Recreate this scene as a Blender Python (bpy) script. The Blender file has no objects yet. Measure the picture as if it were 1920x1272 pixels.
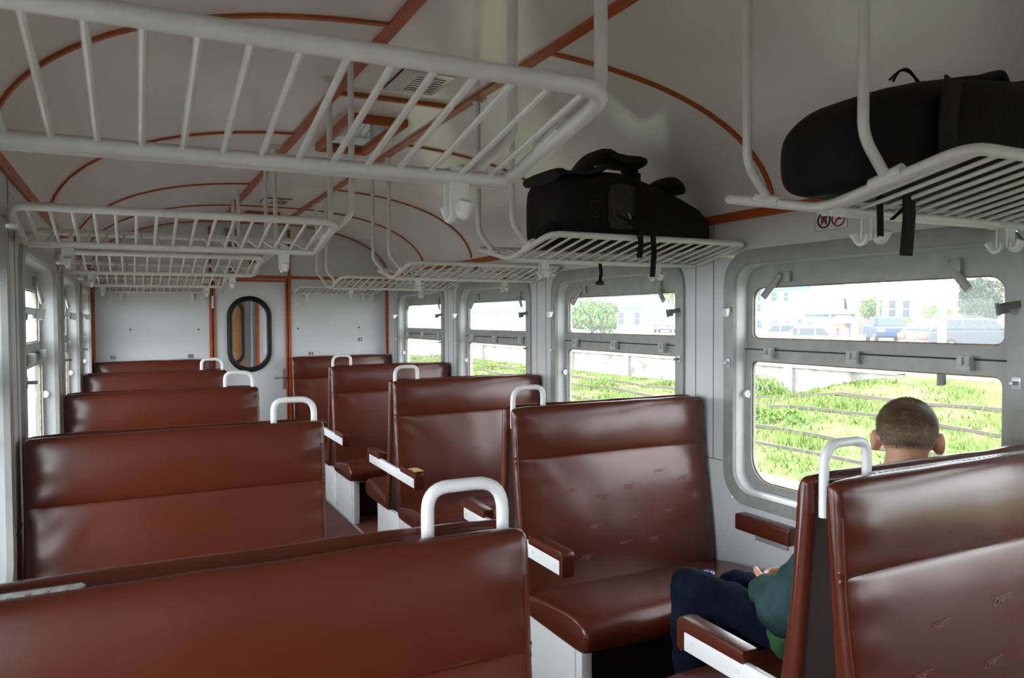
import bpy, bmesh, math, random
from mathutils import Vector, Matrix, noise
random.seed(7)
PI = math.pi
scene = bpy.context.scene
COL = scene.collection

# ------------------------------------------------------------------ camera, world, exposure
EYE = Vector((0, 0, 1.55))
F, YAW, PIT, ROL = 1414.2, 0.4658, -0.0277, -0.005
fw = Vector((math.sin(YAW)*math.cos(PIT), math.cos(YAW)*math.cos(PIT), math.sin(PIT)))
rt = Vector((math.cos(YAW), -math.sin(YAW), 0)); up = rt.cross(fw)
r2 = math.cos(ROL)*rt + math.sin(ROL)*up; u2 = -math.sin(ROL)*rt + math.cos(ROL)*up
cam = bpy.data.cameras.new('camera'); cam.sensor_width = 36; cam.lens = F*36/1920
cam.clip_start = 0.02; cam.clip_end = 500
camo = bpy.data.objects.new('camera', cam); COL.objects.link(camo)
m3 = Matrix((r2, u2, -fw)).transposed()
camo.matrix_world = Matrix.Translation(EYE) @ m3.to_4x4()
cam.dof.use_dof = True; cam.dof.focus_distance = 4.2; cam.dof.aperture_fstop = 9.0
cam.lens = F*36/1920
scene.camera = camo

w = bpy.data.worlds.new('sky'); scene.world = w; w.use_nodes = True
nt = w.node_tree; nt.nodes.clear()
out = nt.nodes.new('ShaderNodeOutputWorld'); bg = nt.nodes.new('ShaderNodeBackground')
tc = nt.nodes.new('ShaderNodeTexCoord'); sep = nt.nodes.new('ShaderNodeSeparateXYZ')
rmp = nt.nodes.new('ShaderNodeValToRGB')
rmp.color_ramp.elements[0].position = 0.0; rmp.color_ramp.elements[0].color = (0.92, 0.96, 1.0, 1)
rmp.color_ramp.elements[1].position = 0.85; rmp.color_ramp.elements[1].color = (0.66, 0.70, 0.74, 1)
nt.links.new(tc.outputs['Generated'], sep.inputs[0]); nt.links.new(sep.outputs['Z'], rmp.inputs[0])
vd = nt.nodes.new('ShaderNodeVectorMath'); vd.operation = 'DOT_PRODUCT'; vd.inputs[1].default_value = (-0.95, 0.1, 0.28)
nt.links.new(tc.outputs['Generated'], vd.inputs[0])
gm = nt.nodes.new('ShaderNodeMapRange'); gm.inputs[1].default_value = 0.0; gm.inputs[2].default_value = 1.0; gm.inputs[3].default_value = 1.15; gm.inputs[4].default_value = 2.4   # hazy sun side
nt.links.new(vd.outputs['Value'], gm.inputs[0]); nt.links.new(gm.outputs[0], bg.inputs[1])
nt.links.new(rmp.outputs[0], bg.inputs[0])
nt.links.new(bg.outputs[0], out.inputs[0])
vs = scene.view_settings
scene.display_settings.display_device = 'sRGB'
vs.view_transform = 'Standard'; vs.look = 'None'; vs.gamma = 1.0; vs.use_curve_mapping = False
vs.exposure = 2.9
scene.cycles.max_bounces = 16; scene.cycles.diffuse_bounces = 8; scene.cycles.transparent_max_bounces = 24
scene.cycles.caustics_reflective = False; scene.cycles.caustics_refractive = False

# ------------------------------------------------------------------ materials
def mat(name, col, rough=0.5, metal=0.0, var=0.0, vscale=8.0, bump=0.0, bscale=20.0, spec=0.5, coat=0.0, var2=None):
    m = bpy.data.materials.new(name); m.use_nodes = True
    n = m.node_tree; b = n.nodes['Principled BSDF']
    b.inputs['Base Color'].default_value = (*col, 1); b.inputs['Roughness'].default_value = rough
    b.inputs['Metallic'].default_value = metal; b.inputs['Specular IOR Level'].default_value = spec
    b.inputs['Coat Weight'].default_value = coat
    if var or bump:
        t = n.nodes.new('ShaderNodeTexCoord')
    if var:
        nz = n.nodes.new('ShaderNodeTexNoise'); nz.inputs['Scale'].default_value = vscale; nz.inputs['Detail'].default_value = 5
        n.links.new(t.outputs['Object'], nz.inputs['Vector'])
        r = n.nodes.new('ShaderNodeValToRGB')
        c2 = var2 if var2 else tuple(c*(1+var) for c in col)
        c1 = tuple(c*(1-var) for c in col)
        r.color_ramp.elements[0].position = 0.32; r.color_ramp.elements[0].color = (*c1, 1)
        r.color_ramp.elements[1].position = 0.68; r.color_ramp.elements[1].color = (*c2, 1)
        n.links.new(nz.outputs['Fac'], r.inputs[0]); n.links.new(r.outputs[0], b.inputs['Base Color'])
    if bump:
        nb = n.nodes.new('ShaderNodeTexNoise'); nb.inputs['Scale'].default_value = bscale; nb.inputs['Detail'].default_value = 3
        n.links.new(t.outputs['Object'], nb.inputs['Vector'])
        bp = n.nodes.new('ShaderNodeBump'); bp.inputs['Strength'].default_value = bump; bp.inputs['Distance'].default_value = 0.02
        n.links.new(nb.outputs['Fac'], bp.inputs['Height']); n.links.new(bp.outputs[0], b.inputs['Normal'])
    return m

def glass(name, haze=0.0, hazecol=(0.9, 0.92, 0.95), tint=(1, 1, 1)):
    m = bpy.data.materials.new(name); m.use_nodes = True
    n = m.node_tree; n.nodes.clear()
    o = n.nodes.new('ShaderNodeOutputMaterial')
    tr = n.nodes.new('ShaderNodeBsdfTransparent'); tr.inputs[0].default_value = (*tint, 1)
    gl = n.nodes.new('ShaderNodeBsdfGlossy'); gl.inputs['Roughness'].default_value = 0.02
    fr = n.nodes.new('ShaderNodeFresnel'); fr.inputs[0].default_value = 1.25
    mx = n.nodes.new('ShaderNodeMixShader')
    ge = n.nodes.new('ShaderNodeNewGeometry'); mu = n.nodes.new('ShaderNodeMath'); mu.operation = 'MULTIPLY'
    iv = n.nodes.new('ShaderNodeMath'); iv.operation = 'SUBTRACT'; iv.inputs[0].default_value = 1.0
    n.links.new(ge.outputs['Backfacing'], iv.inputs[1]); n.links.new(iv.outputs[0], mu.inputs[1])   # only the entry face reflects
    n.links.new(fr.outputs[0], mu.inputs[0]); n.links.new(mu.outputs[0], mx.inputs[0]); n.links.new(tr.outputs[0], mx.inputs[1]); n.links.new(gl.outputs[0], mx.inputs[2])
    last = mx
    if haze:
        tl = n.nodes.new('ShaderNodeBsdfTranslucent'); tl.inputs[0].default_value = (*hazecol, 1)
        m2 = n.nodes.new('ShaderNodeMixShader'); m2.inputs[0].default_value = haze
        n.links.new(mx.outputs[0], m2.inputs[1]); n.links.new(tl.outputs[0], m2.inputs[2]); last = m2
    n.links.new(last.outputs[0], o.inputs[0])
    return m

def vinyl(name, col, rough=0.33):
    m = mat(name, col, rough, var=0.05, vscale=2.0, bump=0.06, bscale=5.0, spec=0.5)
    return m

M = {}
M['vinyl'] = vinyl('brown vinyl', (0.074, 0.0145, 0.0064), 0.27)
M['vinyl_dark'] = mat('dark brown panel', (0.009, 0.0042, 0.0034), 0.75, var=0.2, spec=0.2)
M['logo'] = mat('pale vinyl print', (0.24, 0.12, 0.095), 0.25)
M['white'] = mat('white wall paint', (0.54, 0.56, 0.565), 0.32, var=0.03, vscale=2, bump=0.02, bscale=3)
M['ceil'] = mat('gloss ceiling paint', (0.68, 0.65, 0.625), 0.20, var=0.04, vscale=1.5, bump=0.10, bscale=2.2)
M['rack'] = mat('cream rack paint', (0.60, 0.625, 0.575), 0.32, var=0.05, vscale=30)
M['handle'] = mat('white handle enamel', (0.70, 0.73, 0.73), 0.28)
M['orange'] = mat('orange brown trim paint', (0.36, 0.075, 0.014), 0.38, var=0.15, vscale=12)
M['grey'] = mat('grey window paint', (0.28, 0.295, 0.275), 0.34, var=0.10, vscale=14, bump=0.03, bscale=18)
M['reveal'] = mat('pale grey reveal paint', (0.50, 0.53, 0.53), 0.3, var=0.06, vscale=10)
M['greyd'] = mat('dark grey metal', (0.12, 0.125, 0.115), 0.45, var=0.2, vscale=30)
M['clip'] = mat('white plastic', (0.68, 0.71, 0.72), 0.35)
M['steel'] = mat('dull steel', (0.42, 0.44, 0.45), 0.38, metal=0.7)
M['alu'] = mat('aluminium plate', (0.5, 0.53, 0.55), 0.35, metal=0.6)
M['rubber'] = mat('black rubber', (0.008, 0.008, 0.009), 0.55, spec=0.25)
M['black'] = mat('black nylon', (0.0035, 0.0035, 0.004), 0.8, var=0.2, vscale=40, bump=0.15, bscale=60, spec=0.25)
M['blackgrey'] = mat('charcoal nylon', (0.034, 0.034, 0.033), 0.85, var=0.2, vscale=40, spec=0.25)
M['padblack'] = mat('black mesh padding', (0.006, 0.006, 0.007), 0.75, spec=0.3)
M['floor'] = mat('red brown linoleum', (0.11, 0.028, 0.018), 0.6, var=0.4, vscale=3.5)
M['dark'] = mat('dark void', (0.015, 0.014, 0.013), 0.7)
M['seam'] = mat('panel seam', (0.12, 0.12, 0.115), 0.6)
M['foam'] = mat('torn foam', (0.55, 0.36, 0.15), 0.9, var=0.3, vscale=60)
M['glass'] = glass('clear glass')
M['glass_dirty'] = glass('dusty glass', 0.05)
M['mirror'] = mat('lamp glass', (0.10, 0.105, 0.09), 0.06, spec=1.0, coat=1.0)
M['skin'] = mat('skin', (0.56, 0.30, 0.20), 0.5, var=0.08, vscale=20)
M['hair'] = mat('dark blond hair', (0.125, 0.082, 0.045), 0.55, var=0.3, vscale=40)
M['jeans'] = mat('dark blue denim', (0.005, 0.0085, 0.018), 0.95, spec=0.08, var=0.35, vscale=14, bump=0.25, bscale=30)
M['jacket'] = mat('dark teal cloth', (0.026, 0.058, 0.058), 0.9, spec=0.12, var=0.2, vscale=12, bump=0.2, bscale=25)
M['green'] = mat('green cloth', (0.02, 0.085, 0.025), 0.8, var=0.2)
M['shoe'] = mat('dark shoe', (0.01, 0.01, 0.012), 0.6)
M['ink'] = mat('navy ink', (0.02, 0.025, 0.06), 0.6)
M['red'] = mat('sign red', (0.35, 0.01, 0.015), 0.5)
M['paper'] = mat('sticker white', (0.66, 0.68, 0.66), 0.5)
M['blue'] = mat('blue plastic', (0.05, 0.07, 0.32), 0.4)
M['wood'] = mat('brown plywood', (0.28, 0.12, 0.04), 0.5, var=0.3, vscale=4)
M['speaker'] = mat('ivory plastic', (0.50, 0.49, 0.40), 0.5)

# ------------------------------------------------------------------ mesh helpers
class MB:
    def __init__(s): s.v = []; s.f = []; s.mi = []; s.cur = 0
    def add(s, vs, fs):
        o = len(s.v); s.v += [Vector(a) for a in vs]
        for q in fs: s.f.append([o+i for i in q]); s.mi.append(s.cur)
    def box(s, x0, x1, y0, y1, z0, z1):
        s.add([(x0,y0,z0),(x1,y0,z0),(x1,y1,z0),(x0,y1,z0),(x0,y0,z1),(x1,y0,z1),(x1,y1,z1),(x0,y1,z1)],
              [(3,2,1,0),(4,5,6,7),(0,1,5,4),(1,2,6,5),(2,3,7,6),(3,0,4,7)])
    def obox(s, c, ax, ay, az, hx, hy, hz):
        c = Vector(c); P = []
        for k in (-1, 1):
            for (i, j) in ((-1,-1),(1,-1),(1,1),(-1,1)):
                P.append(c + ax*hx*i + ay*hy*j + az*hz*k)
        s.add(P, [(3,2,1,0),(4,5,6,7),(0,1,5,4),(1,2,6,5),(2,3,7,6),(3,0,4,7)])
    def loft(s, secs, cap=True, closed=True):
        n = len(secs[0]); o = len(s.v)
        for c in secs: s.v += [Vector(p) for p in c]
        for i in range(len(secs)-1):
            for j in range(n if closed else n-1):
                k = (j+1) % n
                s.f.append([o+i*n+j, o+i*n+k, o+(i+1)*n+k, o+(i+1)*n+j]); s.mi.append(s.cur)
        if cap:
            s.f.append([o+j for j in range(n)][::-1]); s.mi.append(s.cur)
            s.f.append([o+(len(secs)-1)*n+j for j in range(n)]); s.mi.append(s.cur)
    def tube(s, pts, r, n=10, closed=False, flat=1.0, caps=True):
        pts = [Vector(p) for p in pts]; N = len(pts)
        rr = r if isinstance(r, (list, tuple)) else [r]*N
        T = []
        for i in range(N):
            a = pts[i-1] if (i > 0 or closed) else pts[i]
            b = pts[(i+1) % N] if (i < N-1 or closed) else pts[i]
            T.append((b-a).normalized())
        u = T[0].orthogonal().normalized() if abs(T[0].z) > 0.9 else T[0].cross(Vector((0,0,1))).normalized()
        secs = []
        for i in range(N):
            u = (u - T[i]*u.dot(T[i])).normalized(); v = T[i].cross(u)
            secs.append([pts[i] + (u*math.cos(2*PI*k/n)*flat + v*math.sin(2*PI*k/n))*rr[i] for k in range(n)])
        if closed: secs.append(secs[0])
        s.loft(secs, cap=(not closed) and caps)
    def capsule(s, pts, rr, n=14):
        """tapered limb with rounded ends"""
        pts = [Vector(p) for p in pts]; P = []; R = []
        d0 = (pts[0]-pts[1]).normalized(); d1 = (pts[-1]-pts[-2]).normalized()
        for a in (0.97, 0.8, 0.5, 0.2): P.append(pts[0]+d0*rr[0]*a); R.append(rr[0]*math.sqrt(max(1-a*a, 0.02)))
        for i in range(len(pts)-1):
            for k in range(4):
                t = k/4; P.append(pts[i].lerp(pts[i+1], t)); R.append(rr[i]*(1-t)+rr[i+1]*t)
        P.append(pts[-1]); R.append(rr[-1])
        for a in (0.2, 0.5, 0.8, 0.97): P.append(pts[-1]+d1*rr[-1]*a); R.append(rr[-1]*math.sqrt(max(1-a*a, 0.02)))
        s.tube(P, R, n)
    def ball(s, c, r, rx=None, n=20, mtx=None):
        c = Vector(c); secs = []
        R = Vector(r) if not isinstance(r, (int, float)) else Vector((r, r, r))
        for i in range(n//2+1):
            a = PI*max(0.03, min(i/(n//2), 0.97)) - PI/2
            sec = []
            for k in range(n):
                p = Vector((R.x*math.cos(a)*math.cos(2*PI*k/n), R.y*math.cos(a)*math.sin(2*PI*k/n), R.z*math.sin(a)))
                if mtx: p = mtx @ p
                sec.append(c+p)
            secs.append(sec)
        s.loft(secs)
    def disc(s, c, axis, r, h, n=24):
        axis = Vector(axis).normalized(); s.tube([Vector(c), Vector(c)+axis*h], r, n)
    def mesh(s, name, m, bevel=0.0, seg=2, smooth=True, angle=0.7, recalc=True):
        bm = bmesh.new(); V = [bm.verts.new(p) for p in s.v]
        for q, k in zip(s.f, s.mi):
            try:
                f = bm.faces.new([V[i] for i in q]); f.material_index = k
            except ValueError: pass
        bmesh.ops.remove_doubles(bm, verts=bm.verts, dist=1e-6)
        if recalc: bmesh.ops.recalc_face_normals(bm, faces=bm.faces)
        if bevel:
            ed = [e for e in bm.edges if len(e.link_faces) == 2 and e.calc_face_angle(0) > 0.5]
            bmesh.ops.bevel(bm, geom=ed, offset=bevel, segments=seg, affect='EDGES', profile=0.6)
        me = bpy.data.meshes.new(name); bm.to_mesh(me); bm.free()
        for x in (m if isinstance(m, (list, tuple)) else [m]): me.materials.append(x)
        if smooth:
            me.polygons.foreach_set('use_smooth', [len(p.vertices) <= 16 for p in me.polygons]); me.set_sharp_from_angle(angle=angle)
        return me
    def build(s, name, m, parent=None, loc=None, **k):
        return obj(name, s.mesh(name, m, **k), parent, loc)

def obj(name, me, parent=None, loc=None):
    o = bpy.data.objects.new(name, me); COL.objects.link(o)
    if parent: o.parent = parent
    if loc: o.location = loc
    return o
def tag(o, label, cat, group=None, kind=None):
    o['label'] = label; o['category'] = cat
    if group: o['group'] = group
    if kind: o['kind'] = kind
    return o
def thing(name, label, cat, loc=(0,0,0), group=None, kind=None):
    o = bpy.data.objects.new(name, None); COL.objects.link(o); o.location = loc; o.empty_display_size = 0.1
    return tag(o, label, cat, group, kind)
def struct(o, label, cat): return tag(o, label, cat, kind='structure')
def copy_tree(o, loc=None, parent=None):
    c = o.copy(); COL.objects.link(c)
    if parent: c.parent = parent
    if loc is not None: c.location = loc
    for ch in list(o.children): copy_tree(ch, None, c)
    return c
def fillet(pts, r, n=6, closed=False):
    pts = [Vector(p) for p in pts]; N = len(pts); out = []
    rs = r if isinstance(r, (list, tuple)) else [r]*N
    for i in range(N):
        if not closed and i in (0, N-1): out.append(pts[i]); continue
        a, b, c = pts[i-1], pts[i], pts[(i+1) % N]
        da, dc = (a-b), (c-b); rad = min(rs[i], da.length*0.45, dc.length*0.45)
        p, q = b+da.normalized()*rad, b+dc.normalized()*rad
        for k in range(n+1):
            t = k/n; out.append(p*(1-t)**2 + b*2*t*(1-t) + q*t*t)
    return out
def rr(w, h, r, n=6):
    """rounded rectangle, half sizes"""
    P = []
    for cx, cy, a0 in ((w-r, h-r, 0), (-w+r, h-r, PI/2), (-w+r, -h+r, PI), (w-r, -h+r, 3*PI/2)):
        for k in range(n+1):
            a = a0 + PI/2*k/n; P.append((cx+r*math.cos(a), cy+r*math.sin(a)))
    return P
def rr4(w, h, rt_, rb, n=6):
    P = []
    for sx, sy, r, a0 in ((1, 1, rt_, 0), (-1, 1, rt_, PI/2), (-1, -1, rb, PI), (1, -1, rb, 3*PI/2)):
        cx, cy = sx*(w-r), sy*(h-r)
        for k in range(n+1):
            a = a0 + PI/2*k/n; P.append((cx+r*math.cos(a), cy+r*math.sin(a)))
    return P
def catmull(P, n=6):
    out = []
    for i in range(len(P)):
        p0, p1, p2, p3 = (Vector(P[(i+k-1) % len(P)]) for k in range(4))
        for k in range(n):
            t = k/n
            out.append(0.5*((2*p1)+(-p0+p2)*t+(2*p0-5*p1+4*p2-p3)*t*t+(-p0+3*p1-3*p2+p3)*t**3))
    return out
def text_mesh(txt, size, name, m, extrude=0.0006, shear=0.0):
    cu = bpy.data.curves.new(name, 'FONT'); cu.body = txt; cu.size = size; cu.extrude = extrude
    cu.align_x = 'CENTER'; cu.align_y = 'CENTER'; cu.shear = shear
    o = bpy.data.objects.new(name, cu); COL.objects.link(o)
    dg = bpy.context.evaluated_depsgraph_get()
    me = bpy.data.meshes.new_from_object(o.evaluated_get(dg)); bpy.data.objects.remove(o)
    me.materials.clear(); me.materials.append(m); me.name = name
    return me
def remeshed(mb, name, m, voxel, smooth_it=6, parent=None, fuzz=0.0, fscale=12):
    o = mb.build(name+'_raw', m)
    md = o.modifiers.new('r', 'REMESH'); md.mode = 'VOXEL'; md.voxel_size = voxel; md.use_smooth_shade = True
    if smooth_it:
        sm = o.modifiers.new('s', 'SMOOTH'); sm.iterations = smooth_it; sm.factor = 0.5
    dg = bpy.context.evaluated_depsgraph_get()
    me = bpy.data.meshes.new_from_object(o.evaluated_get(dg)); bpy.data.objects.remove(o)
    if not me.materials: me.materials.append(m)
    if fuzz:
        for v in me.vertices:
            v.co += v.normal*fuzz*noise.noise(v.co*fscale) + v.normal*fuzz*0.5*noise.noise(v.co*fscale*2.3)
    me.polygons.foreach_set('use_smooth', [True]*len(me.polygons))
    me.name = name
    return obj(name, me, parent)

# ------------------------------------------------------------------ the coach shell
XL, XR, Y0, Y1 = -0.335, 2.45, -2.2, 7.83
XC = (XL+XR)/2; HW = (XR-XL)/2
PITCH = 1.615
WC = [2.01 + PITCH*i for i in range(-2, 4)]          # window centres along the coach
ROWS = [1.24 + PITCH*i for i in range(4)]            # centres of the double benches
def ceil_z(x):
    t = min(1, abs(x-XC)/HW); return 2.0 + 0.51*(1-t**2.6)**0.5

b = MB(); b.box(XL-0.3, XR+0.3, Y0, Y1+1.6, -0.08, 0)
struct(b.build('floor', M['floor'], smooth=False), 'red brown linoleum floor along the aisle', 'floor')
def side_wall(xa, xb, name):
    b = MB(); b.box(xa, xb, Y0, Y1+0.02, 0, 0.72); b.box(xa, xb, Y0, Y1+0.02, 1.83, 2.04)
    ys = [Y0] + [v for c in WC for v in (c-0.62, c+0.62)] + [Y1+0.02]
    for i in range(0, len(ys), 2): b.box(xa, xb, ys[i], ys[i+1], 0.72, 1.83)
    return b.build(name, M['white'], smooth=False)
wr = struct(side_wall(XR, XR+0.12, 'wall_right'), 'white painted right side wall with four windows', 'wall')
wl = struct(side_wall(XL-0.12, XL, 'wall_left'), 'white painted left side wall with windows', 'wall')
for wo, x, s in ((wr, XR, -1), (wl, XL, 1)):
    b = MB()
    for c in WC:
        for d in (-0.745, 0.745):
            b.box(min(x, x+s*0.0012), max(x, x+s*0.0012), c+d-0.0022, c+d+0.0022, 0.88, 1.985)
        b.box(min(x, x+s*0.0012), max(x, x+s*0.0012), c+0.68, c+PITCH-0.68, 0.878, 0.882)
    b.build('panel_seam', M['seam'], wo, smooth=False)
    b = MB()
    for c in WC:
        b.box(min(x, x+s*0.003), max(x, x+s*0.003), c+0.745, c+0.87, 1.905, 1.975)
        for q in (0.77, 0.845): b.disc((x+s*0.003, c+q, 1.94), (s, 0, 0), 0.005, 0.002, 8)
    b.build('joint_plate', M['white'], wo)
b = MB(); n = 48
inner = [(XC+HW*math.cos(PI*k/n), 0, ceil_z(XC+HW*math.cos(PI*k/n))) for k in range(n+1)]
outer = [(XC+(HW+0.12)*math.cos(PI*k/n), 0, ceil_z(XC+HW*math.cos(PI*k/n))+0.10) for k in range(n, -1, -1)]
ring = inner + outer
b.loft([[(p[0], y, p[2]) for p in ring] for y in [Y0 + (Y1+1.6-Y0)*k/20 for k in range(21)]])
struct(b.build('ceiling', M['ceil'], angle=1.0), 'glossy white vaulted ceiling with orange strips', 'ceiling')
b = MB(); b.box(XL-0.12, XR+0.12, Y0-0.08, Y0, 0, 2.6)
struct(b.build('wall_back', M['white'], smooth=False), 'white end wall behind the viewer', 'wall')

# end wall with door opening
DX0, DX1, DZ = 0.712, 1.385, 1.93
b = MB(); t0, t1 = Y1, Y1+0.05
b.box(XL, DX0, t0, t1, 0, 1.96); b.box(DX1, XR, t0, t1, 0, 1.96)
prof = [(XL, 1.96)] + [(x, max(1.96, ceil_z(x)-0.001)) for x in [XL+(XR-XL)*k/40 for k in range(41)]] + [(XR, 1.96)]
b.loft([[(p[0], y, p[1]) for p in prof] for y in (t0, t1)])
b.box(DX0, DX1, t0, t1, DZ, 1.97)
ew = struct(b.build('wall_end', M['white'], smooth=False), 'white end wall with central door and orange battens', 'wall')
b = MB()
for x, z in ((-0.02, 1.46), (0.565, 1.455), (1.50, 1.455), (2.13, 1.46)): b.disc((x, Y1, z), (0, -1, 0), 0.010, 0.006, 12)
b.build('screw', M['greyd'], ew)
for txt, x, z in (('86', -0.166, 1.205), ('88', 0.493, 1.20), ('84', 1.628, 1.195), ('82', 2.141, 1.332)):
    o = obj('seat_number', text_mesh(txt, 0.052, 'seat_number', M['ink'], 0.0015), None, (x, Y1-0.002, z))
    o.rotation_euler = (PI/2, 0, 0)
    tag(o, {'86': 'number 86 printed on the end wall, near the left window corner', '88': 'number 88 printed on the end wall left of the door', '84': 'number 84 printed on the end wall right of the door', '82': 'number 82, higher than the other printed seat numbers'}[txt], 'number')

TRIM = [0]
def trim(mb, label, **k):
    TRIM[0] += 1
    return struct(mb.build('trim_%d' % TRIM[0], M['orange'], **k), label, 'trim')
# orange arches
for y, lab in ((2.38, 'orange arch nearest the camera across the ceiling'), (3.98, 'second orange ceiling arch from the camera'), (5.58, 'third orange ceiling arch from the camera'),
               (6.68, 'fourth orange ceiling arch, before the end wall'), (7.81, 'orange arch where ceiling meets end wall'), (-0.4, 'orange arch above the viewer')):
    b = MB(); full = y > 6
    for x0, x1 in (((XL+0.003, XR-0.003),) if full else ((XL+0.003, 0.775), (1.34, XR-0.003))):
        n = 40; secs = []
        for k in range(n+1):
            u = k/n
            ang = math.acos(max(-1, min(1, (x0-XC)/HW)))*(1-u) + math.acos(max(-1, min(1, (x1-XC)/HW)))*u
            x = XC+HW*math.cos(ang); z = ceil_z(x)
            nx, nz = (XC-x)*0.35, -(z-1.7); l = math.hypot(nx, nz); nx, nz = nx/l, nz/l
            if abs(x-XC) > HW*0.93: nx, nz = (1 if x < XC else -1), -0.2
            secs.append([(x, y-0.011, z+0.001), (x+nx*0.010, y-0.011, z+nz*0.010), (x+nx*0.010, y+0.011, z+nz*0.010), (x, y+0.011, z+0.001)])
        b.loft(secs)
    trim(b, lab)
for x, lab in ((0.775, 'left orange strip running along the ceiling'), (1.34, 'right orange strip running along the ceiling')):
    b = MB(); z = ceil_z(x); b.box(x-0.022, x+0.022, Y0, Y1, z-0.012, z+0.01)
    for k in range(24): b.disc((x, Y0+0.2+k*0.41, z-0.012), (0, 0, -1), 0.004, 0.002, 8)
    trim(b, lab)
for y in (3.18,):
    b = MB(); b.box(0.79, 1.32, y-0.012, y+0.012, 2.492, 2.52); trim(b, 'short orange cross strip in front of the ceiling lamp')
for x0, x1, lab in ((XL, XL+0.012, 'orange cornice strip on the left wall'), (XR-0.012, XR, 'orange cornice strip on the right wall')):
    b = MB(); b.box(x0, x1, Y0, Y1, 1.985, 2.025)
    for k in range(22): b.disc(((x1 if x0 < 0 else x0), Y0+0.3+k*0.46, 2.005), ((1 if x0 < 0 else -1), 0, 0), 0.005, 0.002, 8)
    trim(b, lab)
# end wall battens
for x0, x1, z0, z1, lab in ((0.662, 0.688, 0, 2.45, 'orange post left of the end door'), (1.405, 1.432, 0, 2.45, 'orange post right of the end door'),
                     (XL+0.004, 0.66, 1.955, 1.985, 'orange rail above the left end bench'), (1.434, XR-0.004, 1.955, 1.985, 'orange rail above the right end bench'),
                     (0.69, 1.404, 1.95, 1.985, 'orange lintel above the end door'), (XL+0.002, XL+0.03, 0, 1.95, 'orange batten in the left end corner'), (XR-0.03, XR-0.002, 0, 1.95, 'orange batten in the right end corner')):
    b = MB(); b.box(x0, x1, Y1-0.012, Y1+0.005, z0, z1); trim(b, lab, bevel=0.002)
b = MB(); b.box(0.70, DX0+0.004, Y1-0.006, Y1+0.045, 0, 1.935); b.box(DX1-0.004, 1.396, Y1-0.006, Y1+0.045, 0, 1.935); b.box(0.70, 1.396, Y1-0.006, Y1+0.045, 1.925, 1.945)
trim(b, 'orange inner door frame in the end wall')
b = MB(); b.box(0.688, 0.70, Y1-0.004, Y1+0.02, 0, 1.95); b.box(1.396, 1.405, Y1-0.004, Y1+0.02, 0, 1.95)
TRIM[0] += 1
struct(b.build('trim_%d' % TRIM[0], M['rubber'], smooth=False), 'black rubber seals beside the end door', 'trim')

# door with oval window
dr = thing('door_1', 'white end door with a black rimmed oval window', 'door', kind='structure')
b = MB(); ow, oh, orr = 0.185, 0.352, 0.183; oc = (1.033, 1.404)
N = 64
def oval(e, n=N): return [(oc[0]+p[0], oc[1]+p[1]) for p in rr(ow+e, oh+e, orr+e, n//4-1)]
def rect_like(n=N):
    o = []
    for p in oval(0):
        dx, dz = p[0]-oc[0], p[1]-oc[1]
        kx = ((DX1-0.004-oc[0]) if dx > 0 else (oc[0]-DX0-0.004))/max(abs(dx), 1e-6)
        kz = ((DZ-0.006-oc[1]) if dz > 0 else (oc[1]-0.01))/max(abs(dz), 1e-6)
        k = min(kx, kz); o.append((oc[0]+dx*k, oc[1]+dz*k))
    return o
# door leaf as four slabs around the opening plus a fitted surround
x0, x1, z0, z1 = oc[0]-0.25, oc[0]+0.25, oc[1]-0.42, oc[1]+0.42
ya, yb = Y1+0.012, Y1+0.042
b.box(DX0+0.004, DX1-0.004, ya, yb, 0.01, z0); b.box(DX0+0.004, DX1-0.004, ya, yb, z1, DZ-0.006)
b.box(DX0+0.004, x0, ya, yb, z0, z1); b.box(x1, DX1-0.004, ya, yb, z0, z1)
rc = []
for p in oval(0):
    dx, dz = p[0]-oc[0], p[1]-oc[1]; k = min(0.25/max(abs(dx), 1e-6), 0.42/max(abs(dz), 1e-6)); rc.append((oc[0]+dx*k, oc[1]+dz*k))
for y in (ya, yb):
    b.loft([[(p[0], y, p[1]) for p in oval(0)], [(p[0], y, p[1]) for p in rc]], cap=False)
b.loft([[(p[0], ya, p[1]) for p in oval(0)], [(p[0], yb, p[1]) for p in oval(0)]], cap=False)
b.build('door_leaf', M['white'], dr, smooth=False)
b = MB(); b.tube([(p[0], ya-0.004, p[1]) for p in oval(0.0)], 0.026, 8, closed=True)
b.build('oval_gasket', M['rubber'], dr)
b = MB(); b.loft([[(p[0], Y1+0.024, p[1]) for p in oval(-0.004)], [(p[0], Y1+0.029, p[1]) for p in oval(-0.004)]])
b.build('door_glass', M['glass'], dr, smooth=False)
b = MB(); b.box(1.345, 1.385, Y1-0.002, Y1+0.012, 0.845, 1.05); b.tube(fillet([(1.365, Y1+0.01, 0.965), (1.365, Y1-0.05, 0.965), (1.255, Y1-0.05, 0.962)], 0.02), 0.009, 8)
b.build('door_handle', M['steel'], dr, bevel=0.001)
b = MB(); b.tube([(0.694, Y1-0.012, 1.66), (0.694, Y1-0.012, 1.78)], 0.011, 10)
b.build('hinge', M['clip'], dr)

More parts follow.
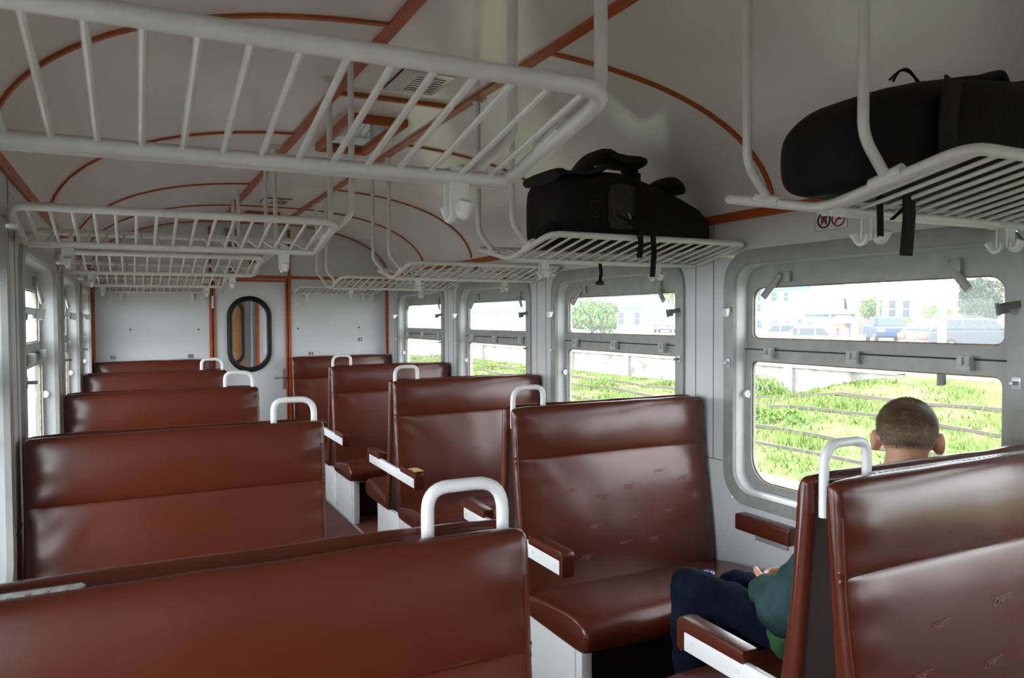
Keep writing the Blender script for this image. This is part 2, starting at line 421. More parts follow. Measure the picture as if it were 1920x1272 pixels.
# vestibule beyond the door
b = MB(); b.box(XL, XR, Y1+1.5, Y1+1.58, 0, 2.6); vb = b.build('wall_vestibule', M['white'], smooth=False)
struct(vb, 'white vestibule wall seen through the oval door window', 'wall')
b = MB()
for xa, xb in ((XL-0.12, XL), (XR, XR+0.12)):
    b.box(xa, xb, Y1+0.02, Y1+0.25, 0, 2.1); b.box(xa, xb, Y1+1.2, Y1+1.58, 0, 2.1); b.box(xa, xb, Y1+0.02, Y1+1.58, 0, 0.8); b.box(xa, xb, Y1+0.02, Y1+1.58, 1.8, 2.1)  # unseen sides, gaps added so sky light reaches the vestibule
struct(b.build('wall_vestibule_sides', M['white'], smooth=False), 'vestibule side walls left open to let sky light in', 'wall')
d2 = thing('door_2', 'brown panelled vestibule door seen through the oval window', 'door', kind='structure')
b = MB(); b.box(0.84, 1.17, Y1+1.46, Y1+1.5, 0, 1.95); b.build('door_leaf', M['wood'], d2, smooth=False)
b = MB(); b.tube([(1.02+p[0], Y1+1.45, 1.4+p[1]) for p in rr(0.13, 0.36, 0.128, 10)], 0.02, 8, closed=True); b.build('oval_gasket', M['rubber'], d2)
b = MB(); b.box(1.30, 1.335, Y1+1.47, Y1+1.5, 0, 2.3); trim(b, 'orange post in the vestibule behind the door glass')
b = MB(); b.box(1.235, 1.255, Y1+1.44, Y1+1.5, 0, 2.3); TRIM[0] += 1
struct(b.build('trim_%d' % TRIM[0], M['steel'], smooth=False), 'steel conduit in the vestibule behind the door glass', 'trim')

# heating ducts along the side walls
b = MB(); b.box(XR-0.09, XR, Y0, Y1, 0, 0.385)
struct(b.build('baseboard_right', M['vinyl_dark'], bevel=0.004), 'dark brown heater casing along the right wall', 'baseboard')
b = MB(); b.box(XL, XL+0.09, Y0, Y1, 0, 0.385)
struct(b.build('baseboard_left', M['vinyl_dark'], bevel=0.004), 'dark brown heater casing along the left wall', 'baseboard')
b = MB(); b.box(1.452, 1.47, Y0, Y1, 0.0, 0.004); TRIM[0] += 1
struct(b.build('trim_%d' % TRIM[0], M['alu'], smooth=False), 'worn metal edging strip along the aisle floor', 'trim')

# ------------------------------------------------------------------ windows
def make_window(side, num, yc):
    s = 1 if side == 'right' else -1
    X = lambda d: (XR + d) if s > 0 else (XL - d)     # d = depth outwards from the wall face
    root = thing('window_%d' % num, WLAB[(side, num)], 'window', (0, 0, 0), kind='structure')
    zc = 1.275
    def sec(d, w, h, r, n=6, dz=0): return [(X(d), yc+p[0], zc+dz+p[1]) for p in rr(w, h, r, n)]
    key = side
    b = MB()   # flat outer surround
    b.loft([sec(0.0, 0.668, 0.575, 0.15), sec(-0.012, 0.664, 0.571, 0.146), sec(-0.014, 0.655, 0.562, 0.14), sec(-0.012, 0.602, 0.515, 0.10), sec(0.004, 0.596, 0.509, 0.095)], cap=False)
    b.build('surround', M['grey'], root, angle=0.9)
    b = MB()   # deep rounded reveal
    b.loft([sec(0.002, 0.598, 0.511, 0.097), sec(0.02, 0.592, 0.505, 0.093), sec(0.075, 0.586, 0.499, 0.09), sec(0.085, 0.580, 0.493, 0.088)], cap=False)
    b.build('reveal', M['reveal'], root, angle=0.9)
    def sash(name, z0, z1, gz0, gz1, gr, d0):
        b = MB(); c = (z0+z1)/2; h = (z1-z0)/2; gc = (gz0+gz1)/2; gh = (gz1-gz0)/2
        o = [(yc+p[0], c+p[1]) for p in rr4(0.598, h, 0.02, 0.02, 6)]
        i = [(yc+p[0], gc+p[1]) for p in rr4(0.552, gh, gr[0], gr[1], 6)]
        b.loft([[(X(d0), *p) for p in o], [(X(d0), *p) for p in i], [(X(d0+0.028), *p) for p in i], [(X(d0+0.028), *p) for p in o], [(X(d0), *p) for p in o]], cap=False)
        so = b.build(name, M['grey'], root, angle=0.5)
        b = MB(); b.loft([[(X(d0+0.012), *p) for p in i], [(X(d0+0.016), *p) for p in i]])
        b.build('pane', M['glass_dirty'] if name == 'upper_sash' else M['glass'], so, smooth=False)
        b = MB(); b.tube([(X(d0+0.010), yc+p[0], gc+p[1]) for p in rr4(0.550, gh-0.002, gr[0], gr[1], 6)], 0.0032, 6, closed=True)
        b.build('putty', M['rust'], so)
    sash('upper_sash', 1.402, 1.785, 1.452, 1.682, (0.055, 0.03), 0.058)
    sash('lower_sash', 0.765, 1.404, 0.808, 1.352, (0.03, 0.11), 0.050)
    b = MB(); b.box(min(X(0.046), X(0.062)), max(X(0.046), X(0.062)), yc-0.596, yc+0.596, 1.4015, 1.4065); b.build('sash_gap', M['dark'], root, smooth=False)
    for q, dr_ in ((-0.36, -1), (0.38, 1)):    # tilt levers hang outwards
        b = MB(); a = Vector((X(0.050), yc+q, 1.735)); e = a + Vector((-s*0.012, dr_*0.088, -0.098))
        b.tube([a, a.lerp(e, 0.5), e], [0.014, 0.016, 0.017], 10, flat=0.5)
        b.build('tilt_lever', M['grey'], root)
        b = MB(); b.box(min(X(0.04), X(0.06)), max(X(0.04), X(0.06)), yc+q-0.055, yc+q-0.02, 1.70, 1.745)
        b.build('lever_stop', M['grey'], root, bevel=0.003)
    for q in (-0.44, -0.0, 0.43):
        b = MB()
        for e in (-0.013, 0.013):
            b.box(min(X(0.02), X(0.05)), max(X(0.02), X(0.05)), yc+q+e-0.009, yc+q+e+0.009, 1.382, 1.415)
        b.box(min(X(0.022), X(0.05)), max(X(0.022), X(0.05)), yc+q-0.024, yc+q+0.024, 1.366, 1.386)
        b.build('sash_catch', M['steel2'], root, bevel=0.003)
    b = MB(); b.disc((X(0.048), yc+0.577, 1.20), (-s*0.3, -1, 0), 0.017, 0.018, 16); b.disc((X(0.045), yc+0.560, 1.20), (-s*0.3, -1, 0), 0.006, 0.004, 10)
    b.build('knob', M['clip'], root)
    for dy, md in (((-0.632, M['greyd']), (0.632, M['clip'])) if s > 0 else ((-0.632, M['clip']), (-0.55, M['greyd']))):   # blind catches
        b = MB(); ax = Vector((-s, -0.55 if dy > 0 else 0.65, -0.22)).normalized(); ay = Vector((0, 0, 1)); az = ax.cross(ay).normalized(); ay = az.cross(ax)
        a = Vector((X(-0.012) if abs(dy) > 0.6 else X(0.045), yc+dy, 1.585))
        b.obox(a + ax*0.018, ax, ay, az, 0.022, 0.011, 0.011); b.obox(a + ax*0.046 + ay*-0.004, ax, ay, az, 0.014, 0.017, 0.013); b.obox(a + ax*0.060 + ay*-0.004, ax, ay, az, 0.003, 0.020, 0.010)
        b.build('blind_catch', md, root, bevel=0.003)
        if abs(dy) < 0.6: continue
        b = MB(); b.box(min(X(-0.045), X(-0.012)), max(X(-0.045), X(-0.012)), yc+dy-0.006, yc+dy+0.006, 1.335, 1.347); b.box(min(X(-0.012), X(-0.016)), max(X(-0.012), X(-0.016)), yc+dy-0.014, yc+dy+0.014, 1.32, 1.36)
        b.build('blind_pin', M['steel'], root, bevel=0.002)
    return root
M['rust'] = mat('rusty putty', (0.20, 0.14, 0.08), 0.8, var=0.45, vscale=35)
M['steel2'] = mat('grey cast metal', (0.42, 0.43, 0.42), 0.42, var=0.1, vscale=30)
WLAB = {}
ordr = ['nearest', 'second nearest', 'third', 'farthest']
for i in range(4):
    WLAB[('right', i+1)] = 'grey framed right hand window, ' + ['beside the seated passenger', 'under the hip-belt backpack', 'second before the end wall', 'right next to the end wall'][i]
    WLAB[('left', i+5)] = 'grey framed left wall window, ' + ['hidden beside the viewer', 'with blind catches closest to the viewer', 'second before the end wall', 'next to the end wall'][i]
for k in (0, 1):
    WLAB[('right', 9+k)] = 'right window behind the viewer'; WLAB[('left', 11+k)] = 'left window behind the viewer'
for i in range(4):
    make_window('right', i+1, WC[i+2]); make_window('left', i+5, WC[i+2])
for k in (0, 1):
    make_window('right', 9+k, WC[k]); make_window('left', 11+k, WC[k])

# ------------------------------------------------------------------ benches
BACK = [(-0.021,1.146),(-0.024,1.162),(-0.036,1.170),(-0.052,1.164),(-0.064,1.140),(-0.073,1.095),(-0.076,1.045),(-0.073,0.995),(-0.067,0.966),(-0.059,0.957),
        (-0.066,0.948),(-0.073,0.915),(-0.084,0.840),(-0.098,0.745),(-0.114,0.640),(-0.128,0.540),(-0.138,0.440),(-0.142,0.395),(-0.130,0.366),(-0.105,0.362),(-0.088,0.40),(-0.072,0.52),(-0.057,0.66),(-0.044,0.80),(-0.031,0.97),(-0.022,1.08)]
SEAT = [(-0.105,0.400),(-0.16,0.420),(-0.26,0.438),(-0.36,0.451),(-0.46,0.460),(-0.54,0.460),(-0.585,0.446),(-0.607,0.418),(-0.610,0.385),(-0.598,0.356),(-0.56,0.341),(-0.45,0.338),(-0.33,0.338),(-0.20,0.338),(-0.11,0.345)]
def pad_mesh(prof, xa, s, W, name, flip=1, seed=0, rnd=0.02):
    P = catmull([Vector((a, z)) for a, z in prof], 4); n = len(P)
    flat = [Vector((a, z)) for a, z in prof]
    if prof is BACK:      # near the ends the roll and its seam flatten into a straight boxing strip
        flat = [Vector((-0.062-(1.14-z)*0.06, z)) if (a < -0.05 and 0.84 < z < 1.145) else Vector((a, z)) for a, z in prof]
    P2 = catmull(flat, 4)
    Nn = []
    for i in range(n):
        t = (P[(i+1) % n]-P[i-1]).normalized(); Nn.append(Vector((t.y, -t.x)))
    A = sum(P[i].x*P[(i+1) % n].y - P[(i+1) % n].x*P[i].y for i in range(n))
    if A < 0: Nn = [-q for q in Nn]
    xs = [(0, rnd*0.62), (0.003, rnd*0.35), (0.009, rnd*0.12), (0.02, 0.0)]
    m = 26
    xs += [(0.02+(W-0.04)*k/m, 0.0) for k in range(1, m)]
    xs += [(W-0.02, 0), (W-0.009, rnd*0.12), (W-0.003, rnd*0.35), (W, rnd*0.62)]
    secs = []
    for lx, ins in xs:
        edge = min(1, min(lx, W-lx)/0.10)
        sec = []
        for p, q, p2 in zip(P, Nn, P2):
            d = -ins + 0.006*edge*(1 if q.x < 0.3 else 0)
            nz = noise.noise(Vector((lx*6.5+seed*9.1, p.y*5.0, seed*3.7)))
            d += 0.0035*nz*edge
            if q.x < -0.5: d += 0.0022*math.sin((lx*1.0+p.y*0.8)*60+3*nz)*math.exp(-((min(lx, W-lx)-0.13)/0.05)**2)*math.exp(-((p.y-0.86)/0.09)**2)
            e = min(lx, W-lx); kk = max(0, min(1, (e-0.012)/0.07)); kk = kk*kk*(3-2*kk)
            if e < 0.16: d += 0.0022*math.sin(p.y*70+seed)*math.exp(-((e-0.05)/0.04)**2)
            pp = p2.lerp(p, kk) + q*d
            sec.append((xa + s*lx, pp.x*flip, pp.y))
        secs.append(sec)
    b = MB(); b.loft(secs)
    return b.mesh(name, M['vinyl'], angle=1.1)
def back_pt(z, off=0.0):
    """front face of the backrest at height z -> y (local, camera side), unit normal"""
    fr = BACK[4:18]
    for (y0, z0), (y1, z1) in zip(fr, fr[1:]):
        if z1 <= z <= z0:
            t = (z0-z)/(z0-z1); return y0+(y1-y0)*t, Vector((0, -(z0-z1), (y1-y0)*-1)).normalized(), (y1-y0)/(z0-z1)
    return fr[-1][0], Vector((0, -1, 0)), 0.3
def make_logo():
    t = bmesh.new(); t.from_mesh(text_mesh('CFR', 0.026, 'logo', M['logo'], 0.0004, shear=0.35))
    for q in ([(-0.042, -0.017, 0), (0.030, -0.017, 0), (0.034, -0.0145, 0), (-0.034, -0.0145, 0)], [(-0.020, 0.013, 0), (0.052, 0.013, 0), (0.046, 0.0150, 0), (-0.016, 0.0150, 0)]):
        t.faces.new([t.verts.new(p) for p in q])
    me = bpy.data.meshes.new('vinyl_logo'); t.to_mesh(me); t.free(); me.materials.append(M['logo']); return me
LOGO = make_logo()
def make_bench(side, yc, label, end=False, torn=False, logos=(), seed=0):
    s, xa, W = (1, 1.412, 1.018) if side == 'right' else (-1, 0.628, 0.945)
    root = thing('bench_seat', label, 'bench', (0, yc, 0), 'brown vinyl benches of the coach')
    halves = (1,) if end else (1, -1)
    TS = 0.20 if side == 'right' else 0.70
    for h in halves:
        obj('backrest', pad_mesh(BACK, xa, s, W, 'backrest', h, seed+h), root)
        obj('seat_cushion', pad_mesh(SEAT, xa, s, W-0.02, 'seat_cushion', h, seed+h+0.5, 0.03), root)
        b = MB()   # piping along the aisle edge of the backrest
        fl = [((-0.062-(1.14-z)*0.06) if (a < -0.05 and 0.84 < z < 1.145) else a, z) for a, z in BACK[4:18]]
        pts = [(xa+s*0.013, h*q.x, q.y) for q in fillet([Vector(q) for q in fl[1:]], 0.012, 3)]
        b.tube(pts, 0.0035, 6); b.build('piping', M['vinyl'], root)
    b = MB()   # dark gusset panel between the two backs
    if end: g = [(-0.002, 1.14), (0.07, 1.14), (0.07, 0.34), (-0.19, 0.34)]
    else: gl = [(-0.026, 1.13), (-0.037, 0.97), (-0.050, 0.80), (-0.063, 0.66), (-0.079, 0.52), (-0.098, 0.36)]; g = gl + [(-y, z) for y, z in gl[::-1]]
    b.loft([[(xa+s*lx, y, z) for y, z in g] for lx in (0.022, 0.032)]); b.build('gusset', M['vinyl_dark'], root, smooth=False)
    b = MB()
    if not end: b.box(min(xa+s*TS, xa+s*(W-0.004)), max(xa+s*TS, xa+s*(W-0.004)), -0.020, 0.020, 1.155, 1.166)
    else: b.box(min(xa+s*0.01, xa+s*(W-0.004)), max(xa+s*0.01, xa+s*(W-0.004)), -0.03, 0.08, 1.166, 1.176)
    k = TS if not end else 0.2
    while k < W-0.02:
        b.disc((xa+s*k, (0 if not end else 0.03), 1.166 if not end else 1.176), (0, 0, 1), 0.005, 0.003, 6); k += 0.022
    b.build('top_strip', M['strip'], root)
    b = MB()   # white side support under the seats
    y0, y1 = (-0.50, 0.07) if end else (-0.50, 0.50)
    b.box(min(xa+s*0.055, xa+s*0.10), max(xa+s*0.055, xa+s*0.10), y0, y1, 0, 0.345)
    b.box(min(xa+s*0.055, xa+s*0.50), max(xa+s*0.055, xa+s*0.50), y0+0.09, y0+0.11, 0.29, 0.345)
    b.build('side_support', M['handle'], root, bevel=0.004)
    b = MB()
    for q0, q1 in (((y0+0.04, -0.02),) if end else ((y0+0.04, -0.02), (0.02, y1-0.04))):
        b.box(min(xa+s*0.048, xa+s*0.056), max(xa+s*0.048, xa+s*0.056), q0, q1, 0.02, 0.32)
    b.build('support_door', M['handle'], root, bevel=0.002)
    if not end:
        b = MB(); b.box(min(xa+s*0.12, xa+s*(W-0.1)), max(xa+s*0.12, xa+s*(W-0.1)), -0.30, 0.30, 0.02, 0.33)  # near-black block stands in for the shade in the hollow under the seats
        b.build('underseat_shade', M['dark'], root, smooth=False)
    # armrest: white bar through both sides, padded tips
    if not end:
        b = MB(); b.box(min(xa-s*0.012, xa+s*0.006), max(xa-s*0.012, xa+s*0.006), -0.455, 0.455, 0.592, 0.652)
        for q in (-0.42, -0.24, 0.24, 0.42): b.disc((xa-s*0.012, q, 0.622), (-s, 0, 0), 0.006, 0.003, 8)
        b.build('armrest_bar', M['handle'], root, bevel=0.003)
        for h in (1, -1):
            b = MB()
            pr = [(-0.215, 0.648), (-0.215, 0.684), (-0.455, 0.688), (-0.474, 0.684), (-0.482, 0.67), (-0.482, 0.60), (-0.476, 0.588), (-0.457, 0.588), (-0.457, 0.648)]
            b.loft([[(xa+s*lx, h*y, z) for y, z in pr] for lx in (-0.018, 0.036)])
            pad = b.build('armrest_pad', M['vinyl'], root, bevel=0.006)
            if torn and h == 1:
                b = MB(); random.seed(3)
                top = [(xa+s*(-0.02+0.058*(k % 6)/5), -0.36-0.12*(k//6)/4, 0.690+0.004*random.random()) for k in range(30)]
                b.add(top, [(6*i+j, 6*i+j+1, 6*i+j+7, 6*i+j+6) for i in range(4) for j in range(5)])
                b.build('torn_patch', M['foam'], pad)
        b = MB()   # grab handle on the aisle end
        hx0, hx1 = xa+s*0.026, xa+s*0.172
        b.tube(fillet([(hx0, 0, 1.08), (hx0, 0, 1.252), (hx1, 0, 1.252), (hx1, 0, 1.15)], [0.0, 0.055, 0.04, 0], 7), 0.0115, 12)
        b.build('grab_handle', M['handle'], root)
    if logos:
        for lx, z in logos:
            y, nn, sl = back_pt(z)
            tup = Vector((0, sl, 1)).normalized() if sl else Vector((0, 0, 1))
            xaxis = Vector((1, 0, 0)); zax = xaxis.cross(tup).normalized()
            mtx = Matrix.Identity(4)
            mtx.col[0][:3] = xaxis; mtx.col[1][:3] = tup; mtx.col[2][:3] = zax
            sd_ = seed-1
            mtx.translation = Vector((xa+s*lx, y-(0.0068+0.0035*noise.noise(Vector((lx*6.5+sd_*9.1, z*5.0, sd_*3.7)))), z))
            lo = obj('vinyl_logo', LOGO, root); lo.matrix_local = mtx @ Matrix.Rotation(0.06, 4, 'Z')
    return root
M['strip'] = mat('worn metal strip', (0.46, 0.48, 0.47), 0.4, metal=0.3, var=0.25, vscale=60)
make_bench('right', ROWS[0]-PITCH, 'brown double bench right of the aisle, beside the viewer', seed=11)
make_bench('left', ROWS[0]-PITCH, 'brown double bench left of the aisle, behind the viewer', seed=12)
L2 = [(0.55,0.79),(0.41,0.76),(0.25,0.80),(0.72,0.84),(0.35,0.64),(0.56,0.66),(0.76,0.66),(0.50,0.55),(0.66,0.55),(0.30,0.52),(0.60,1.15),(0.85,1.14),(0.86,0.80)]
L1 = [(0.30,0.80),(0.55,0.82),(0.78,0.84),(0.22,0.70),(0.48,0.68),(0.72,0.70),(0.34,0.60),(0.62,0.58)]
make_bench('right', ROWS[0], 'brown double bench on the right whose far side seats the passenger', logos=L1, seed=1)
make_bench('right', ROWS[1], 'brown double bench facing the passenger, between the two nearest right windows', logos=L2, seed=2)
make_bench('right', ROWS[2], 'brown double bench with the torn armrest pad right of the aisle', torn=True, logos=[(0.62,0.62),(0.85,0.64),(0.75,0.80),(0.52,0.72)], seed=3)
make_bench('right', ROWS[3], 'brown double bench right of the aisle, last before the end bench numbered 84', seed=4)
make_bench('right', 7.745, 'brown single bench against the end wall under numbers 84 and 82', end=True, seed=5)
make_bench('left', ROWS[0], 'brown double bench filling the lower left foreground', seed=6)
make_bench('left', ROWS[1], 'brown double bench directly behind the foreground one on the left', seed=7)
make_bench('left', ROWS[2], 'third brown double bench from the foreground on the left, its handle overlapping the end door', seed=8)
make_bench('left', ROWS[3], 'fourth brown double bench on the left, last before the end bench numbered 86', seed=9)
make_bench('left', 7.745, 'brown single bench against the end wall under numbers 86 and 88', end=True, seed=10)

# ------------------------------------------------------------------ luggage racks
RM = {}
def rack_meshes(side):
    s, xi, xw = (1, 1.432, 2.425) if side == 'right' else (-1, 0.615, -0.305)
    W = abs(xw-xi); X = lambda d: xi + s*d
    R = {}
    b = MB(); P = [(X(0), -0.34, 1.872), (X(0), 0, 1.80), (X(0), 0.34, 1.872), (X(W), 0.34, 1.872), (X(W), 0, 1.80), (X(W), -0.34, 1.872)]
    b.tube(fillet(P, [0.06, 0.05, 0.06, 0.06, 0.05, 0.06], 6, closed=True), 0.0125, 12, closed=True); R['frame'] = b.mesh('rack_frame', M['rack'])
    b = MB(); b.tube([(X(0.01), -0.012, 1.797), (X(W-0.01), -0.012, 1.797)], 0.011, 10); b.tube([(X(0.01), 0.012, 1.797), (X(W-0.01), 0.012, 1.797)], 0.011, 10); R['mid'] = b.mesh('middle_rail', M['rack'])
    b = MB(); b.tube(fillet([(0, -0.335, 1.868), (0, -0.06, 1.812), (0, -0.008, 1.803)], 0.03, 3), 0.0052, 8); R['barn'] = b.mesh('rack_bar', M['rack'])
    b = MB(); b.tube(fillet([(0, 0.335, 1.868), (0, 0.06, 1.812), (0, 0.008, 1.803)], 0.03, 3), 0.0052, 8); R['barf'] = b.mesh('rack_bar', M['rack'])
    for k, y in (('rodn', -0.162), ('rodf', 0.168)):
        b = MB(); xv = (1.358 if side == 'right' else 0.712); zt = ceil_z(xv)
        b.tube(fillet([(X(0.0), y, 1.842), (xv, y, 1.925), (xv, y, zt)], 0.035, 6), 0.0115, 12)
        b.tube([(X(0), y*1.24, 1.853), (X(0), y*0.78, 1.832)], 0.0155, 12)
        b.box(xv-0.03, xv+0.03, y-0.03, y+0.03, zt-0.008, zt+0.004); b.box(xv-0.018, xv+0.018, y-0.018, y+0.018, zt-0.018, zt-0.008)
        R[k] = b.mesh('hanger_rod', M['rack'])
    b = MB()   # double coat hook, local at x=0
    b.box(-0.017, 0.017, -0.016, -0.011, 1.735, 1.815); b.box(-0.017, 0.017, 0.011, 0.016, 1.735, 1.815); b.box(-0.017, 0.017, -0.016, 0.016, 1.808, 1.815)
    for h in (-1, 1):
        pts = fillet([(0, h*0.013, 1.75), (0, h*0.015, 1.730), (0, h*0.032, 1.728), (0, h*0.044, 1.752)], 0.014, 5)
        b.tube(pts, [0.0065]*(len(pts)-1)+[0.0085], 8, flat=1.6)
    R['hook'] = b.mesh('coat_hook', M['rack'])
    b = MB()
    b.box(min(X(W-0.01), X(W+0.03)), max(X(W-0.01), X(W+0.03)), -0.02, 0.02, 1.82, 1.86)
    R['wallb'] = b.mesh('wall_bracket', M['rack'], bevel=0.003)
    return R, X, W
def make_rack(side, yc, label, hooks):
    if side not in RM: RM[side] = rack_meshes(side)
    R, X, W = RM[side]
    root = thing('luggage_rack', label, 'luggage rack', (0, yc, 0), 'wire luggage racks')
    obj('rack_frame', R['frame'], root); obj('middle_rail', R['mid'], root)
    obj('hanger_rod', R['rodn'], root); obj('hanger_rod', R['rodf'], root); obj('wall_bracket', R['wallb'], root, (0, -0.2, 0)); obj('wall_bracket', R['wallb'], root, (0, 0.2, 0))
    n = 16; st = W/(n+0.5)
    for k in range(n):
        obj('rack_bar', R['barn'], root, (X(st*(k+0.75)), 0, 0)); obj('rack_bar', R['barf'], root, (X(st*(k+0.45)), 0, 0))
    for d in hooks: obj('coat_hook', R['hook'], root, (X(d), 0, 0))
    return root
make_rack('left', ROWS[0], 'cream wire luggage rack spanning the upper left, nearest the camera', (0.10, 0.80))
make_rack('left', ROWS[1], 'cream wire rack on the left, next one behind the large near rack', (0.115, 0.80))
make_rack('left', ROWS[2], 'third cream wire rack from the camera along the left wall', (0.115, 0.80))
make_rack('left', ROWS[3], 'fourth cream wire rack on the left, just before the end wall rack', (0.115, 0.80))
make_rack('right', ROWS[0], 'cream wire rack top right carrying the rounded black pack', (0.16, 0.70))
make_rack('right', ROWS[1], 'cream wire rack on the right carrying the hip-belt backpack', (0.16, 0.76))
make_rack('right', ROWS[2], 'empty cream wire rack just beyond the one with the hip-belt backpack', (0.16, 0.76))
make_rack('right', ROWS[3], 'empty cream wire rack on the right nearest the end wall', (0.16, 0.76))
def end_rack(side, label):
    xa, xb = (1.46, 2.30) if side == 'right' else (-0.22, 0.64)
    root = thing('wall_rack', label, 'luggage rack', (0, Y1, 0), 'half racks on the end wall')
    b = MB(); P = [(xa, -0.02, 1.812), (xa, -0.36, 1.868), (xb, -0.36, 1.868), (xb, -0.02, 1.812)]
    b.tube(fillet(P, 0.05, 5, closed=True), 0.0125, 10, closed=True); b.build('rack_frame', M['rack'], root)
    b = MB(); b.tube([(0, -0.355, 1.866), (0, -0.03, 1.812)], 0.0052, 8); me = b.mesh('rack_bar', M['rack'])
    for k in range(15): obj('rack_bar', me, root, (xa+(xb-xa)*(k+0.7)/15.5, 0, 0))
    for x in (xa+0.03, xb-0.03):
        b = MB(); b.loft([[(x+q, 0, z) for q, z in ((-0.04, 1.815), (0.04, 1.815), (0.018, 1.69), (-0.018, 1.69))], [(x+q, -0.008, z) for q, z in ((-0.04, 1.815), (0.04, 1.815), (0.018, 1.69), (-0.018, 1.69))]])
        for z in (1.79, 1.72): b.disc((x, -0.008, z), (0, -1, 0), 0.008, 0.005, 8)
        b.loft([[(x+q, y, z) for y, z in ((-0.008, 1.81), (-0.10, 1.82), (-0.008, 1.72))] for q in (-0.003, 0.003)])
        b.build('bracket', M['rack'], root)
    for x in (xa+0.13, xb-0.13):
        b = MB(); b.loft([[(x+q*k, y, z) for q, y in ((-0.018, -0.02), (0.018, -0.02), (0.018, -0.03), (-0.018, -0.03))] for z, k in ((1.82, 1), (1.72, 0.6))])
        b.build('coat_hook', M['rack'], root)
    return root
end_rack('left', 'cream half rack fixed to the end wall above number 86')
end_rack('right', 'cream half rack fixed to the end wall above number 84')

# ------------------------------------------------------------------ ceiling lamps, vents, small fittings
def ceiling_lamp(y0, y1, label):
    root = thing('ceiling_lamp', label, 'ceiling lamp', (0, 0, 0), 'ceiling lamps along the aisle')
    b = MB(); zt = 2.508
    def sec(e, z): return [(1.055+sx*(0.146+e), (y0+y1)/2+sy*((y1-y0)/2+e), z) for sx, sy in ((-1,-1),(1,-1),(1,1),(-1,1))]
    b.loft([sec(0, zt), sec(0, 2.475), sec(-0.012, 2.468), sec(-0.04, 2.478), sec(-0.046, zt)], cap=False)
    b.build('frame', M['orange'], root, angle=0.4)
    b = MB(); b.box(0.955, 1.155, y0+0.046, y1-0.046, 2.496, 2.502); b.build('glass_cover', M['mirror'], root, smooth=False)
    return root
ceiling_lamp(3.49, 4.20, 'orange framed ceiling lamp with dark glass seen through the near left rack')
ceiling_lamp(7.0, 7.65, 'orange framed ceiling lamp in the aisle just before the end wall')
def vent(x0, x1, y0, y1, z, label):
    root = thing('vent_grille', label, 'vent', (0, 0, 0), 'ceiling vents')
    b = MB(); b.box(x0, x1, y0, y1, z-0.006, z+0.01); b.build('plate', M['ceil'], root, bevel=0.002)
    b = MB()
    for k in range(7): b.box(x0+0.07, x1-0.02, y0+0.05+k*0.028, y0+0.055+k*0.028, z-0.0075, z-0.005)
    b.box(x0-0.003, x1+0.003, y0-0.004, y0, z-0.002, z+0.004); b.box(x0-0.003, x0, y0, y1, z-0.002, z+0.004)
    b.build('slot', M['dark'], root, smooth=False)
    b = MB(); b.box((x0+x1)/2+0.02, (x0+x1)/2+0.03, y0+0.02, y0+0.08, z-0.02, z-0.006); b.build('slider', M['steel'], root, bevel=0.002)
vent(0.945, 1.155, 2.78, 3.05, 2.505, 'slotted vent plate in the ceiling before the nearer lamp')
vent(0.945, 1.155, 6.2, 6.47, 2.505, 'slotted vent plate in the ceiling before the farther lamp')
root = thing('wall_vent', 'small dark louvred vent high on the end wall', 'vent', (0, Y1, 0))
b = MB(); b.box(0.815, 0.94, -0.012, 0, 2.24, 2.44); b.build('frame', M['grey'], root, bevel=0.003)
b = MB()
for k in range(9): b.box(0.825, 0.93, -0.018, -0.012, 2.252+k*0.020, 2.262+k*0.020)
b.build('louvre', M['greyd'], root)
root = thing('thermostat_box', 'ivory box with a round black dial above the end door', 'thermostat', (0, Y1, 0))
b = MB(); b.box(0.965, 1.135, -0.05, 0, 2.03, 2.165); b.build('housing', M['speaker'], root, bevel=0.008)
b = MB(); b.disc((1.065, -0.05, 2.10), (0, -1, 0), 0.034, 0.012, 20); d = b.build('dial', M['rubber'], root)
b = MB(); b.box(1.058, 1.072, -0.066, -0.061, 2.07, 2.13); b.build('pointer', M['greyd'], d)
b = MB(); b.box(0.83, 0.93, -0.03, 0, 2.03, 2.06); tag(b.build('wall_clamp', M['greyd'], None, (0, Y1, 0), bevel=0.004), 'small dark clamp on the end wall under the vent', 'clamp')
# wall armrest by the passenger
root = thing('elbow_rest', 'brown padded armrest fixed to the right wall below the window', 'armrest', (XR, 0, 0))
b = MB(); b.box(-0.062, 0, 2.235, 2.548, 0.602, 0.675); b.build('pad', M['vinyl'], root, bevel=0.012, seg=3)
b = MB(); b.box(-0.012, 0, 2.29, 2.47, 0.565, 0.61)
for q in (2.31, 2.38, 2.45): b.disc((-0.012, q, 0.58), (-1, 0, 0), 0.004, 0.002, 8)
b.build('plate', M['alu'], root, bevel=0.002)
